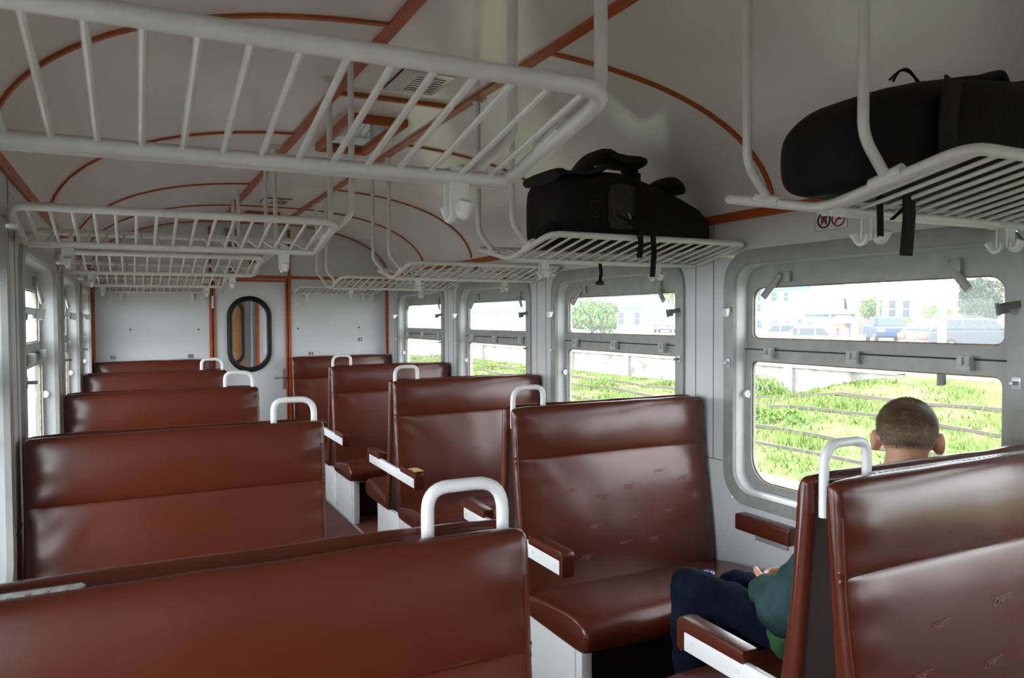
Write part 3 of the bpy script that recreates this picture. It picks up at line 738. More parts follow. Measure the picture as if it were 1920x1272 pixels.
# ban stickers
def sticker(yc, zc, label):
    root = thing('notice_sticker', label, 'sticker', (XR, yc, zc), 'small pictogram stickers')
    b = MB(); b.box(-0.0015, 0, -0.075, 0.075, -0.04, 0.04); b.build('sheet', M['paper'], root, smooth=False)
    b = MB(); e = 0.0012
    for y0_, y1_, z0_, z1_ in ((-0.075, 0.075, -0.04, -0.04+e), (-0.075, 0.075, 0.04-e, 0.04), (-0.075, -0.075+e, -0.04, 0.04), (0.075-e, 0.075, -0.04, 0.04)):
        b.box(-0.002, -0.0014, y0_, y1_, z0_, z1_)
    b.build('border', M['ink'], root, smooth=False)
    circ = lambda c, r: [(-0.003, c+r*math.cos(2*PI*k/28), r*math.sin(2*PI*k/28)) for k in range(28)]
    b = MB(); b.tube(circ(0.034, 0.029), 0.0032, 6, closed=True); b.box(-0.003, -0.002, 0.020, 0.048, -0.004, 0.0); b.box(-0.003, -0.002, 0.030, 0.038, 0.0, 0.016); b.box(-0.003, -0.002, 0.020, 0.023, -0.018, 0.012); b.box(-0.003, -0.002, 0.045, 0.048, -0.018, 0.012)
    b.build('black_pictogram', M['rubber'], root)
    b = MB(); b.tube(circ(-0.034, 0.029), 0.0032, 6, closed=True); b.tube([(-0.003, -0.054, 0.02), (-0.003, -0.014, -0.02)], 0.003, 6)
    for q in (-1, 1): b.tube([(-0.0035, 0.034-0.014, q*0.018), (-0.0035, 0.034+0.014, -q*0.018)], 0.0024, 6)
    b.build('red_ban_mark', M['red'], root)
    b = MB(); b.box(-0.0025, -0.0016, -0.050, -0.022, -0.004, 0.002); b.disc((-0.0016, -0.043, 0.010), (-1, 0, 0), 0.006, 0.001, 10); b.build('cigarette_mark', M['ink'], root)
sticker(2.085, 1.93, 'white two-circle ban sticker below the rack with the rounded pack')
sticker(5.47, 1.935, 'white two-circle ban sticker seen through the empty rack farther along')

# ------------------------------------------------------------------ backpacks
def sack(secs, n=28, p=2.6):
    """secs: (x, yc, zlo, zhi, hy)"""
    out = []
    for x, yc, zl, zh, hy in secs:
        c = []
        for k in range(n):
            a = 2*PI*k/n; ca, sa = math.cos(a), math.sin(a)
            c.append((x, yc+hy*math.copysign(abs(ca)**(2/p), ca), (zl+zh)/2+(zh-zl)/2*math.copysign(abs(sa)**(2/p), sa)))
        out.append(c)
    return out
def strap(b, pts, wy, th, axis=Vector((0, 1, 0))):
    """padded band: width wy along axis, thickness th"""
    pts = [Vector(p) for p in pts]; secs = []
    for i, p in enumerate(pts):
        t = (pts[min(i+1, len(pts)-1)]-pts[max(i-1, 0)]).normalized(); nn = t.cross(axis).normalized()
        k = wy[i] if isinstance(wy, (list, tuple)) else wy; h = th[i] if isinstance(th, (list, tuple)) else th
        secs.append([p + axis*k*math.copysign(abs(math.cos(a))**0.6, math.cos(a)) + nn*h*math.copysign(abs(math.sin(a))**0.6, math.sin(a)) for a in [2*PI*q/14 for q in range(14)]])
    b.loft(secs)
def spl(pts, n=5):
    P = [Vector(p) for p in pts]; Q = [P[0]*2-P[1]] + P + [P[-1]*2-P[-2]]; out = []
    for i in range(1, len(Q)-2):
        p0, p1, p2, p3 = Q[i-1:i+3]
        for k in range(n):
            t = k/n; out.append(0.5*((2*p1)+(-p0+p2)*t+(2*p0-5*p1+4*p2-p3)*t*t+(-p0+3*p1-3*p2+p3)*t**3))
    out.append(P[-1]); return out
yb_ = ROWS[1]
bp = thing('backpack', 'black trekking backpack with raised hip-belt pads lying on a rack', 'backpack', (0, yb_, 0), 'black packs on the racks')
b = MB(); b.loft(sack([(1.592,0,1.875,2.125,0.13),(1.596,0,1.860,2.140,0.17),(1.62,0,1.850,2.148,0.195),(1.70,0,1.848,2.15,0.205),(1.80,0,1.848,2.168,0.21),(1.90,0,1.848,2.18,0.21),(2.0,0,1.848,2.155,0.21),(2.08,0,1.848,2.132,0.205),(2.2,0,1.850,2.095,0.20),(2.3,0,1.855,2.055,0.19),(2.37,0,1.865,2.01,0.16),(2.405,0,1.885,1.975,0.11),(2.412,0,1.90,1.955,0.06)], p=4.2))
body = b.build('pack_body', M['black'], bp, angle=1.2)
b = MB(); b.loft(sack([(1.785,0,1.848,2.172,0.214),(1.80,0,1.842,2.182,0.222),(1.86,0,1.842,2.192,0.224),(1.925,0,1.842,2.19,0.222),(1.94,0,1.848,2.18,0.214)]))
b.build('charcoal_band', M['blackgrey'], bp, angle=1.2)
b = MB(); strap(b, spl([(1.575,0,2.145),(1.60,0,2.155),(1.68,0,2.152),(1.76,0,2.162),(1.82,0,2.195)]), 0.16, [0.024]*6+[0.014]*15); b.build('lid_pad', M['padblack'], bp)
b = MB(); strap(b, spl([(1.75,0.0,2.155),(1.80,0,2.225),(1.86,0,2.275),(1.925,0,2.258),(1.99,0,2.252),(2.05,0,2.253),(2.08,0,2.247)]), 0.085, [0.02]*12+[0.026]*18+[0.014]); b.build('hip_belt_pad', M['padblack'], bp)
b = MB(); strap(b, spl([(1.985,0,2.245),(2.03,0,2.235),(2.045,0,2.19),(2.035,0,2.12)]), 0.05, 0.02); b.build('belt_wing', M['padblack'], bp)
b = MB(); strap(b, spl([(2.16,0,2.05),(2.175,0,2.115),(2.205,0,2.160),(2.25,0,2.178),(2.29,0,2.155),(2.295,0,2.125)]), 0.07, [0.022]*8+[0.026]*16+[0.02]*2); b.build('hip_belt_pad', M['padblack'], bp)
b = MB(); strap(b, spl([(1.575,-0.12,1.95),(1.53,-0.12,1.93),(1.49,-0.12,1.895),(1.50,-0.12,1.885),(1.55,-0.12,1.92)]), 0.012, 0.003); strap(b, [(1.57,-0.12,1.95),(1.56,-0.12,1.85)], 0.02, 0.006); b.build('carry_loop', M['black'], bp)
for (x, y, z0_, z1_, w_) in ((1.92, -0.232, 2.16, 1.83, 0.010), (1.832, -0.362, 1.90, 1.79, 0.014), (1.895, -0.364, 1.91, 1.715, 0.014), (1.86, -0.03, 1.79, 1.705, 0.009)):
    b = MB(); strap(b, [(x, y, z0_), (x+0.004, y-0.003, (z0_+z1_)/2), (x-0.002, y, z1_)], w_, 0.002, Vector((1, 0, 0)))
    b.build('strap', M['black'], bp)
for (x, z0_) in ((1.832, 1.90), (1.895, 1.91)):
    b = MB(); strap(b, [(x, -0.36, z0_), (x, -0.30, z0_+0.04), (x, -0.19, 1.99)], 0.012, 0.002, Vector((1, 0, 0))); b.build('strap', M['black'], bp)
b = MB(); b.box(1.842, 1.876, -0.038, -0.022, 1.695, 1.712); b.box(1.835, 1.85, -0.036, -0.024, 1.70, 1.708); b.build('buckle', M['rubber'], bp, bevel=0.003)
b = MB(); b.tube([(1.93, -0.226, 2.16), (1.928, -0.226, 2.0), (1.925, -0.222, 1.88)], 0.006, 6); b.build('zipper', M['rubber'], bp)
b = MB(); b.tube([(1.875, -0.226, 1.99), (1.885, -0.228, 1.965)], 0.004, 6); b.build('zip_pull', M['steel'], bp)
b = MB(); b.tube([(1.71, -0.05, 2.195), (1.73, -0.05, 2.175), (1.738, -0.05, 2.15)], 0.004, 6); b.build('blue_tag', M['blue'], bp)
b = MB(); lp = [(1.725+0.028*math.sin(2*t)*0.8+0.012*math.sin(t), -0.2065, 2.0+0.034*math.cos(t)) for t in [2*PI*k/36 for k in range(36)]]
b.tube(lp, 0.0016, 5, closed=True); b.build('stitched_emblem', M['blackgrey'], bp)

yb_ = ROWS[0]
bp2 = thing('backpack', 'rounded black pack lying on the rack at the top right', 'backpack', (0, yb_, 0), 'black packs on the racks')
b = MB(); b.loft(sack([(1.400,0,1.86,1.945,0.05),(1.404,0,1.842,1.975,0.09),(1.43,0,1.832,2.018,0.13),(1.48,0,1.832,2.05,0.16),(1.56,0,1.834,2.078,0.185),(1.66,0,1.838,2.103,0.20),(1.82,0,1.838,2.126,0.205),(1.96,0,1.838,2.140,0.205),(2.1,0,1.838,2.142,0.205),(2.26,0,1.838,2.125,0.20),(2.35,0,1.845,2.08,0.17),(2.39,0,1.86,2.02,0.10)], p=2.9))
b.build('pack_body', M['black'], bp2, angle=1.2)
b = MB(); strap(b, spl([(1.66,-0.02,2.09),(1.83,-0.02,2.128),(1.93,-0.02,2.148),(1.985,-0.02,2.165),(2.02,-0.02,2.138),(2.10,-0.02,2.155),(2.2,-0.02,2.145),(2.3,-0.02,2.12)]), 0.06, 0.012); b.build('shoulder_pad', M['padblack'], bp2)
b = MB(); strap(b, spl([(1.60,-0.195,2.06),(1.57,-0.205,1.97),(1.58,-0.20,1.86)]), 0.004, 0.03); b.build('compression_strap', M['padblack'], bp2)
b = MB()
for q in (0, 1): b.tube(spl([(1.60, -0.05+q*0.01, 2.10+q*0.006), (1.625, -0.05, 2.128), (1.66, -0.05, 2.128+q*0.005), (1.70, -0.05, 2.108-q*0.012)]), 0.003, 5)
b.build('drawstring', M['black'], bp2)
b = MB(); b.tube([(1.54, -0.10, 2.062), (1.59, -0.10, 2.076), (1.64, -0.10, 2.088)], 0.005, 6); b.build('red_piping', mat('dull red cord', (0.06, 0.008, 0.010), 0.7), bp2)
b = MB(); strap(b, [(1.59, -0.10, 1.85), (1.59, -0.102, 1.78), (1.583, -0.10, 1.688)], 0.022, 0.003, Vector((1, 0, 0))); b.build('strap', M['black'], bp2)
b = MB(); strap(b, [(1.545, -0.06, 1.83), (1.545, -0.062, 1.735)], 0.011, 0.002, Vector((1, 0, 0))); strap(b, [(1.59, -0.09, 1.80), (1.56, -0.08, 1.772)], 0.006, 0.002, Vector((0, 1, 0))); b.build('strap', M['black'], bp2)

# ------------------------------------------------------------------ the passenger
pr = thing('person', 'seated person with short dark blond hair, teal jacket and dark jeans by the window', 'person', (0, 0, 0))
HC = Vector((2.06, 1.475, 1.196)); hdir = Vector((0.80, 0.60, -0.06)).normalized(); hr = hdir.cross(Vector((0, 0, 1))).normalized(); hu = hr.cross(hdir)
HM = Matrix((hr, hdir, hu)).transposed()
def hp(a, b_, c): return HC + hr*a + hdir*b_ + hu*c
b = MB()
b.ball(hp(0, -0.006, 0.012), (0.078, 0.095, 0.090), mtx=HM); b.ball(hp(0, 0.030, -0.045), (0.058, 0.068, 0.078), mtx=HM); b.ball(hp(0, 0.055, -0.085), (0.036, 0.036, 0.030), mtx=HM)
b.capsule([hp(0, 0.094, 0.0), hp(0, 0.112, -0.035)], [0.008, 0.014]); b.ball(hp(0, 0.085, -0.072), (0.026, 0.018, 0.008), mtx=HM)
b.capsule([hp(-0.04, 0.082, 0.022), hp(0.04, 0.082, 0.022)], [0.016, 0.016])
for q in (-1, 1):
    b.ball(hp(q*0.089, 0.004, -0.022), (0.011, 0.020, 0.034), mtx=HM); b.ball(hp(q*0.080, 0.010, -0.04), (0.010, 0.012, 0.016), mtx=HM)
    b.ball(hp(q*0.032, 0.078, 0.002), (0.014, 0.012, 0.010), mtx=HM)
NB = Vector((2.02, 1.465, 1.02)); SL = Vector((1.845, 1.485, 0.965)); SR = Vector((2.20, 1.49, 0.965)); PV = Vector((2.0, 1.60, 0.57))
b.capsule([hp(0, -0.028, -0.05), NB], [0.056, 0.060]); b.capsule([NB, (2.01, 1.49, 0.88), (2.0, 1.55, 0.70), PV], [0.07, 0.125, 0.115, 0.12])
b.capsule([SL, SR], [0.06, 0.06])
EL = Vector((1.72, 1.60, 0.70)); WL_ = Vector((1.825, 1.80, 0.655)); ER = Vector((2.31, 1.62, 0.72)); WR_ = Vector((1.985, 1.80, 0.625))
KL = Vector((1.745, 2.075, 0.598)); AL = Vector((1.72, 2.03, 0.11)); KR = Vector((1.998, 2.11, 0.535)); AR = Vector((2.02, 2.16, 0.11))
HL = Vector((1.925, 1.61, 0.51)); HR_ = Vector((2.10, 1.61, 0.52))
b.capsule([SL, EL, WL_], [0.048, 0.040, 0.027]); b.capsule([SR, ER, WR_], [0.048, 0.040, 0.027])
b.capsule([HL, KL], [0.078, 0.056]); b.capsule([KL, KL.lerp(AL, 0.3), AL], [0.054, 0.052, 0.036]); b.capsule([HR_, KR], [0.078, 0.056]); b.capsule([KR, KR.lerp(AR, 0.3), AR], [0.054, 0.052, 0.036])
# clasped hands in the lap
def hand(wr, d, side_, palm_n):
    d = d.normalized(); sd = side_.normalized(); nn = palm_n.normalized()
    c = wr + d*0.05
    mtx = Matrix((d, sd, nn)).transposed(); b.ball(c, (0.052, 0.042, 0.016), mtx=mtx)
    b.capsule([wr, c], [0.025, 0.022])
    for k, (o, l) in enumerate(((-0.030, 0.070), (-0.010, 0.080), (0.011, 0.075), (0.030, 0.058))):
        p0 = c + d*0.042 + sd*o; p1 = p0 + d*l*0.42 - nn*0.010; p2 = p1 + d*l*0.22 - nn*l*0.26; p3 = p2 - d*l*0.05 - nn*l*0.24
        b.capsule([p0, p1, p2, p3], [0.0095, 0.009, 0.0082, 0.0075], 8)
    p0 = c - d*0.015 - sd*0.036; p1 = p0 - sd*0.022 + d*0.026 + nn*0.008; p2 = p1 + d*0.034 + nn*0.006
    b.capsule([p0, p1, p2], [0.013, 0.011, 0.0095], 8)
hand(WL_, Vector((0.62, 0.55, -0.02)), Vector((0.3, -0.35, -0.9)), Vector((-0.6, 0.6, -0.3)))
hand(WR_, Vector((-0.72, 0.42, -0.05)), Vector((0.1, 0.3, -0.9)), Vector((0.35, 0.75, -0.1)))
remeshed(b, 'body', M['skin'], 0.0055, 3, pr)
# hair: cap over the skull plus short strands
b = MB(); secs = []; n = 40
def hair_r(a, e): return Vector((0.0795, 0.1005, 0.0975))
def in_hair(l):   # l: unit skull direction (right, front, up)
    if l.y > 0.25: return l.z > 0.35 + 0.55*(l.y-0.25)
    if abs(l.x) > 0.55 and l.y > -0.45: return l.z > -0.02 - 0.30*max(0, -l.y)
    return l.z > -0.62
vs_, fs_, idx = [], [], {}
m_ = 30
for i in range(m_+1):
    e = -PI/2 + PI*i/m_
    for k in range(n):
        a = 2*PI*k/n; l = Vector((math.cos(e)*math.cos(a), math.cos(e)*math.sin(a), math.sin(e)))
        r_ = Vector((0.0825, 0.100, 0.0955)); nz = 1+0.03*noise.noise(l*5)
        taper = 1.0 if l.z > -0.25 else 1.0-0.22*min(1, (-0.25-l.z)/0.4)
        p = hp(l.x*r_.x*nz*taper, l.y*r_.y*nz*taper-0.006, l.z*r_.z*nz+0.012); idx[(i, k)] = len(vs_); vs_.append((p, l))
for i in range(m_):
    for k in range(n):
        q = [idx[(i, k)], idx[(i, (k+1) % n)], idx[(i+1, (k+1) % n)], idx[(i+1, k)]]
        if all(in_hair(vs_[j][1]) for j in q): fs_.append(q)
b.add([v[0] for v in vs_], fs_)
random.seed(5)
for _ in range(16000):
    z = random.uniform(-0.62, 1); a = random.uniform(0, 2*PI); rad = math.sqrt(max(0, 1-z*z)); l = Vector((rad*math.cos(a), rad*math.sin(a), z))
    if not in_hair(l): continue
    taper = 1.0 if l.z > -0.25 else 1.0-0.22*min(1, (-0.25-l.z)/0.4)
    p = hp(l.x*0.0825*taper, l.y*0.100*taper-0.006, l.z*0.0955+0.012); nn = (HM @ l).normalized()
    L_ = (0.015 if l.z > 0.2 else 0.010)*random.uniform(0.7, 1.2)
    whorl = (HM @ Vector((0.15, -0.45, 0.88)))
    tg = (nn*nn.dot(whorl) - whorl); tg = (tg + nn.cross(whorl)*0.35)
    tg = tg.normalized() if tg.length > 0.05 else Vector((0, 0, 1))
    dirv = (nn*(0.42 if l.z > 0.3 else 0.20) + tg + Vector((random.uniform(-.22, .22), random.uniform(-.22, .22), random.uniform(-.22, .22)))).normalized()
    sd = nn.cross(dirv + Vector((0.01, 0.02, 0.03))).normalized()*0.0011
    b.add([p-nn*0.002-sd, p-nn*0.002+sd, p+dirv*L_], [(0, 1, 2)])
b.build('hair', M['hair'], pr, recalc=False)
# jacket
b = MB()
b.capsule([NB+Vector((0, 0, -0.02)), (2.01, 1.49, 0.88), (2.0, 1.55, 0.70), (2.0, 1.585, 0.60)], [0.085, 0.145, 0.142, 0.150])
b.capsule([SL+Vector((0.02, 0, 0)), SR-Vector((0.02, 0, 0))], [0.082, 0.082])
b.capsule([SL, EL, EL.lerp(WL_, 0.55), WL_.lerp(EL, -0.06)], [0.078, 0.080, 0.070, 0.052]); b.capsule([SR, ER, ER.lerp(WR_, 0.55), WR_.lerp(ER, 0.10)], [0.074, 0.070, 0.060, 0.043])
b.capsule([EL+Vector((0.0, 0.03, -0.03)), EL.lerp(WL_, 0.5)+Vector((0, 0, -0.02))], [0.075, 0.062])
remeshed(b, 'jacket', M['jacket'], 0.009, 5, pr, fuzz=0.011, fscale=16)
b = MB(); b.capsule([(2.0, 1.60, 0.585), (1.99, 1.63, 0.545)], [0.158, 0.150]); b.capsule([(1.90, 1.60, 0.56), (1.85, 1.70, 0.55)], [0.10, 0.09])
remeshed(b, 'shirt_hem', M['green'], 0.009, 5, pr, fuzz=0.010, fscale=18)
b = MB()
b.capsule([HL, HR_], [0.115, 0.115]); b.capsule([HL, HL.lerp(KL, 0.5), KL], [0.082, 0.074, 0.072]); b.capsule([KL, KL.lerp(AL, 0.3), AL], [0.074, 0.072, 0.062]); b.capsule([HR_, HR_.lerp(KR, 0.5), KR], [0.092, 0.084, 0.074]); b.capsule([KR, KR.lerp(AR, 0.3), AR], [0.074, 0.072, 0.062])
remeshed(b, 'jeans', M['jeans'], 0.009, 4, pr, fuzz=0.009, fscale=15)
for A in (AL, AR):
    b = MB(); b.ball(A+Vector((0, -0.01, -0.045)), (0.045, 0.055, 0.055)); b.ball(A+Vector((0, 0.07, -0.065)), (0.046, 0.11, 0.042)); b.box(A.x-0.045, A.x+0.045, A.y-0.06, A.y+0.17, 0.002, 0.025)
    remeshed(b, 'shoe', M['shoe'], 0.008, 4, pr)
# lidded tub on the opposite seat
tb = thing('lidded_tub', 'small white tub with blue ringed lid glimpsed between the knees', 'tub', (2.07, 2.357, 0.468))
tb.scale = (0.82, 0.82, 0.82)
b = MB(); b.tube([(0, 0, 0), (0, 0, 0.05)], [0.024, 0.03], 24); b.build('cup', M['clip'], tb)
b = MB(); b.tube([(0, 0, 0.05), (0, 0, 0.058)], 0.032, 24); b.build('lid', M['paper'], tb)
b = MB(); b.tube([(0.026*math.cos(2*PI*k/24), 0.026*math.sin(2*PI*k/24), 0.059) for k in range(24)], 0.003, 6, closed=True); b.tube([(0.012*math.cos(2*PI*k/24), 0.012*math.sin(2*PI*k/24), 0.059) for k in range(24)], 0.003, 6, closed=True); b.build('blue_ring', M['blue'], tb)
# ------------------------------------------------------------------ outside
M['grass'] = mat('spring grass', (0.11, 0.148, 0.045), 0.9, var=0.4, vscale=1.1, var2=(0.175, 0.22, 0.08), spec=0.1)
M['blade'] = mat('grass blades', (0.105, 0.155, 0.042), 0.8, var=0.35, vscale=0.8, spec=0.1)
M['asphalt'] = mat('pale dusty road', (0.17, 0.165, 0.155), 0.9, var=0.1, vscale=1)
M['paving'] = mat('tan platform paving', (0.13, 0.105, 0.08), 0.9, var=0.15, vscale=3)
M['gravel'] = mat('gravel', (0.24, 0.23, 0.21), 0.95, var=0.4, vscale=25)
M['concrete'] = mat('weathered concrete', (0.17, 0.165, 0.145), 0.9, var=0.4, vscale=1.6, var2=(0.30, 0.295, 0.275), bump=0.2, bscale=6)
M['rail'] = mat('rail steel', (0.07, 0.055, 0.05), 0.7)
M['housew'] = mat('white render', (0.185, 0.21, 0.235), 0.8)
M['houseb'] = mat('pale blue paint', (0.055, 0.125, 0.18), 0.8)
M['cream'] = mat('cream render', (0.215, 0.185, 0.15), 0.8)
M['pane_dark'] = mat('window dark', (0.03, 0.042, 0.05), 0.5, spec=0.2)
M['tile'] = mat('red roof tiles', (0.20, 0.075, 0.05), 0.8, var=0.25, vscale=6)
M['bark'] = mat('bark', (0.12, 0.09, 0.06), 0.9)
M['leaf_light'] = mat('light foliage', (0.10, 0.17, 0.04), 0.8, var=0.35, vscale=2.5, spec=0.15)
M['leaf_dark'] = mat('dark foliage', (0.025, 0.055, 0.028), 0.8, var=0.35, vscale=2.5, spec=0.15)
M['pole'] = mat('grey pole', (0.16, 0.16, 0.155), 0.8)
M['car_grey'] = mat('grey car paint', (0.055, 0.065, 0.075), 0.5, spec=0.2)
M['car_blue'] = mat('dark blue car paint', (0.015, 0.032, 0.08), 0.5, spec=0.2)
M['car_red'] = mat('dull red car paint', (0.35, 0.08, 0.08), 0.3, coat=0.6)
M['car_silver'] = mat('silver car paint', (0.22, 0.25, 0.27), 0.3, coat=0.6)
M['tyre'] = mat('tyre', (0.02, 0.02, 0.02), 0.8)
M['amber'] = mat('amber lamp lens', (0.75, 0.25, 0.02), 0.3)
M['lampred'] = mat('red lamp lens', (0.50, 0.03, 0.02), 0.3)
M['yellow'] = mat('yellow sign plate', (0.75, 0.55, 0.12), 0.6)
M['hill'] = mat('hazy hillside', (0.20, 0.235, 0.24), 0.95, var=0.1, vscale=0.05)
GZ, RZ = -1.05, 0.10

b = MB(); b.box(XR+0.16, 18.45, -15, 130, GZ-0.3, GZ)
struct(b.build('ground', M['grass'], smooth=False), 'grassy railway ground outside the right windows', 'ground')
b = MB(); b.box(18.45, 150, -30, 200, RZ-0.5, RZ)
struct(b.build('ground_road', M['asphalt'], smooth=False), 'pale street level behind the retaining wall', 'street')
b = MB(); b.box(5.2, 9.15, -15, 130, GZ, GZ+0.06)
struct(b.build('path', M['paving'], smooth=False), 'tan paved low platform beside the train', 'platform')
b = MB(); b.box(-60, XL-0.16, -15, 130, GZ-0.3, GZ)
struct(b.build('ground_left', M['gravel'], smooth=False), 'gravel ground outside the left windows', 'ground')
# grassy bank in front of the right part of the wall
b = MB(); nx, ny = 14, 60
P = []
for i in range(nx+1):
    for j in range(ny+1):
        x = 11+8.2*i/nx; y = 2+40*j/ny
        k = max(0, min(1, (17.5-y)/4)); k = k*k*(3-2*k); u = i/nx
        z = GZ-0.03 + (0.95*k+0.30)*u*u + 0.10*noise.noise(Vector((x*0.9, y*0.9, 0)))*math.sin(PI*u)
        P.append((x, y, z))
b.add(P, [(i*(ny+1)+j, (i+1)*(ny+1)+j, (i+1)*(ny+1)+j+1, i*(ny+1)+j+1) for i in range(nx) for j in range(ny)])
for i in range(nx+1):
    pass
bank = b.build('ground_bank', M['grass'], angle=1.5); struct(bank, 'grassy bank rising to the retaining wall', 'ground')
# grass blades
random.seed(11); b = MB()
def bank_z(x, y):
    if x < 11: return GZ
    u = min(1, (x-11)/8.2); k = max(0, min(1, (17.5-y)/4)); k = k*k*(3-2*k)
    return GZ-0.03 + (0.95*k+0.30)*u*u + 0.10*noise.noise(Vector((x*0.9, y*0.9, 0)))*math.sin(PI*u)
cnt = 0
while cnt < 26000:
    x = random.uniform(9.3, 17.9); y = random.uniform(5, 48)
    if random.random() < (y-20)/60: continue
    d = noise.noise(Vector((x*0.55, y*0.55, 3)))
    if d < -0.15 and random.random() < 0.7: continue
    for rx in (11.4, 12.85, 15.0, 16.45):
        if abs(x-rx) < 0.10: break
    else:
        h = random.uniform(0.05, 0.16)*(1+1.8*max(0, d)); z = bank_z(x, y)-0.02; a = random.uniform(0, PI); q = random.uniform(0.012, 0.03)
        l = Vector((random.uniform(-.6, .6), random.uniform(-.6, .6), 0))*h
        b.add([(x-q*math.cos(a), y-q*math.sin(a), z), (x+q*math.cos(a), y+q*math.sin(a), z), (x+l.x, y+l.y, z+h)], [(0, 1, 2)])
        cnt += 1
tag(b.build('grass', M['blade'], recalc=False, smooth=False), 'tufts of bright spring grass between the tracks and the wall', 'grass', kind='stuff')
# dandelion flowers
b = MB()
for k in range(90):
    x, y = random.uniform(9.6, 17.5), random.uniform(6, 40); z = bank_z(x, y)+random.uniform(0.08, 0.18); b.ball((x, y, z), 0.03, n=6)
tag(b.build('flowers', mat('yellow flowers', (0.75, 0.55, 0.05), 0.8), smooth=False), 'scattered yellow dandelions in the grass', 'flowers', kind='stuff')
# rails
for x, lab in ((11.4, 'nearest rusty rail in the grass outside'), (12.85, 'second rusty rail from the train in the grass'), (15.0, 'third rusty rail from the train in the grass'), (16.45, 'farthest rusty rail, just before the bank')):
    b = MB()
    ys = [4+1.2*k for k in range(60)]
    b.loft([[(x-0.033, y, bank_z(x, y)+0.02), (x+0.033, y, bank_z(x, y)+0.02), (x+0.033, y, bank_z(x, y)+0.09), (x-0.033, y, bank_z(x, y)+0.09)] for y in ys])
    tag(b.build('rail', M['rail'], smooth=False), lab, 'rail', 'rails of the grassy sidings')
for x in (-2.2, -3.65):
    b = MB(); b.box(x-0.035, x+0.035, -10, 80, GZ, GZ+0.16); tag(b.build('rail', M['rail'], smooth=False), 'rail outside the left windows, %s the train' % ('closer to' if x > -3 else 'farther from'), 'rail', 'rails left of the train')
# retaining wall panels
b = MB(); b.box(18.2, 18.5, 13.3, 120, GZ-0.1, 0.0); b.box(18.12, 18.55, 13.3, 120, -0.02, 0.06)
rw = b.build('retaining_wall', M['concrete'], smooth=False); tag(rw, 'long weathered concrete retaining wall beyond the grass', 'wall')
for y in (17.0, 21.3, 25.6, 30, 34.5, 40, 46):
    b = MB(); b.box(18.1, 18.2, y-0.16, y+0.16, GZ, 0.0); b.build('pilaster', M['gravel'], rw, smooth=False)
# plants at the foot of the wall
def shrub(c, r, n_, m, label, cat='shrub', blades=True):
    b = MB(); c = Vector(c)
    for k in range(n_):
        a = random.uniform(0, 2*PI); e = random.uniform(0, 1); rad = random.uniform(0.3, 1)
        p = c + Vector((r.x*math.cos(a)*rad, r.y*math.sin(a)*rad, r.z*e*math.sqrt(max(0, 1-rad*rad*0.8))))
        d = Vector((random.uniform(-1, 1), random.uniform(-1, 1), random.uniform(0, 1))).normalized(); s_ = random.uniform(0.04, 0.09)
        q = d.orthogonal().normalized()*s_*0.5
        b.add([p-q, p+d*s_*0.6+q, p+d*s_*1.4, p+d*s_*0.4-q*2], [(0, 1, 2, 3)])
    return tag(b.build('shrub', m, recalc=False, smooth=False), label, cat)
shrub((17.45, 17.4, -1.0), Vector((0.5, 0.9, 0.75)), 900, M['leaf_light'], 'leafy weed clump at the foot of the retaining wall')
shrub((13.9, 13.4, -1.05), Vector((0.6, 1.2, 0.42)), 900, M['leaf_light'], 'low bushy weed between the rails outside the passenger window')
# trees
def tree(base, h, crown, m, label, n_=2600, leaf=0.16, trunk=0.16, cone=False, group='trees in the town'):
    base = Vector(base); root = thing('tree', label, 'tree', base, group)
    cz = h-crown.z
    b = MB(); b.tube([(0, 0, -0.1), (0.05, 0.02, h*0.35), (0.0, 0.05, cz)], [trunk, trunk*0.8, trunk*0.5], 8)
    for k in range(7):
        a = k*0.9; b.tube([(0, 0, h*(0.3+0.04*k)), (crown.x*0.5*math.cos(a), crown.y*0.5*math.sin(a), cz+crown.z*0.2*math.sin(k))], [trunk*0.4, trunk*0.15], 6)
    b.build('trunk', M['bark'], root)
    b = MB(); c = Vector((0, 0, cz)); blobs = []
    for k in range(16):
        d = Vector((random.gauss(0, 1), random.gauss(0, 1), random.gauss(0, 1))).normalized()*random.uniform(0.35, 0.72); blobs.append((Vector((d.x*crown.x, d.y*crown.y, d.z*crown.z)), random.uniform(0.3, 0.5)))
    for k in range(n_):
        d = Vector((random.gauss(0, 1), random.gauss(0, 1), random.gauss(0, 1))).normalized()
        if cone:
            t = random.random()**0.7; a = random.uniform(0, 2*PI); p = c + Vector((crown.x*(t)*math.cos(a), crown.y*t*math.sin(a), crown.z*(1-2*t)))*1.0
        else:
            o, r_ = random.choice(blobs); p = c + o + Vector((d.x*crown.x, d.y*crown.y, d.z*crown.z))*r_*random.uniform(0.75, 1.05)
        s_ = leaf*random.uniform(0.6, 1.3); q = Vector((random.gauss(0, 1), random.gauss(0, 1), random.gauss(0, 1))).normalized(); v = q.orthogonal().normalized(); u_ = q.cross(v)
        b.add([p-v*s_, p+u_*s_*0.5, p+v*s_, p-u_*s_*0.5], [(0, 1, 2, 3)])
    b.build('crown', m, root, recalc=False, smooth=False)
    return root
tree((35, 54.4, RZ), 3.35, Vector((2.2, 3.4, 1.75)), M['leaf_light'], 'broad light green tree before the factory in the second right window', 4200, 0.17)
tree((38, 23.1, RZ), 3.6, Vector((1.1, 1.15, 1.35)), M['leaf_dark'], 'dark dense tree at the right edge of the passenger window', 4200, 0.11, trunk=0.11)
tree((50.5, 44.1, RZ), 3.05, Vector((1.3, 1.4, 0.95)), M['leaf_light'], 'light green tree behind the blue annex', 1600, 0.13)
tree((48.5, 40.0, RZ), 2.85, Vector((0.55, 0.6, 1.25)), M['leaf_dark'], 'small dark conifer behind the roofed kiosk', 1500, 0.09, cone=True)
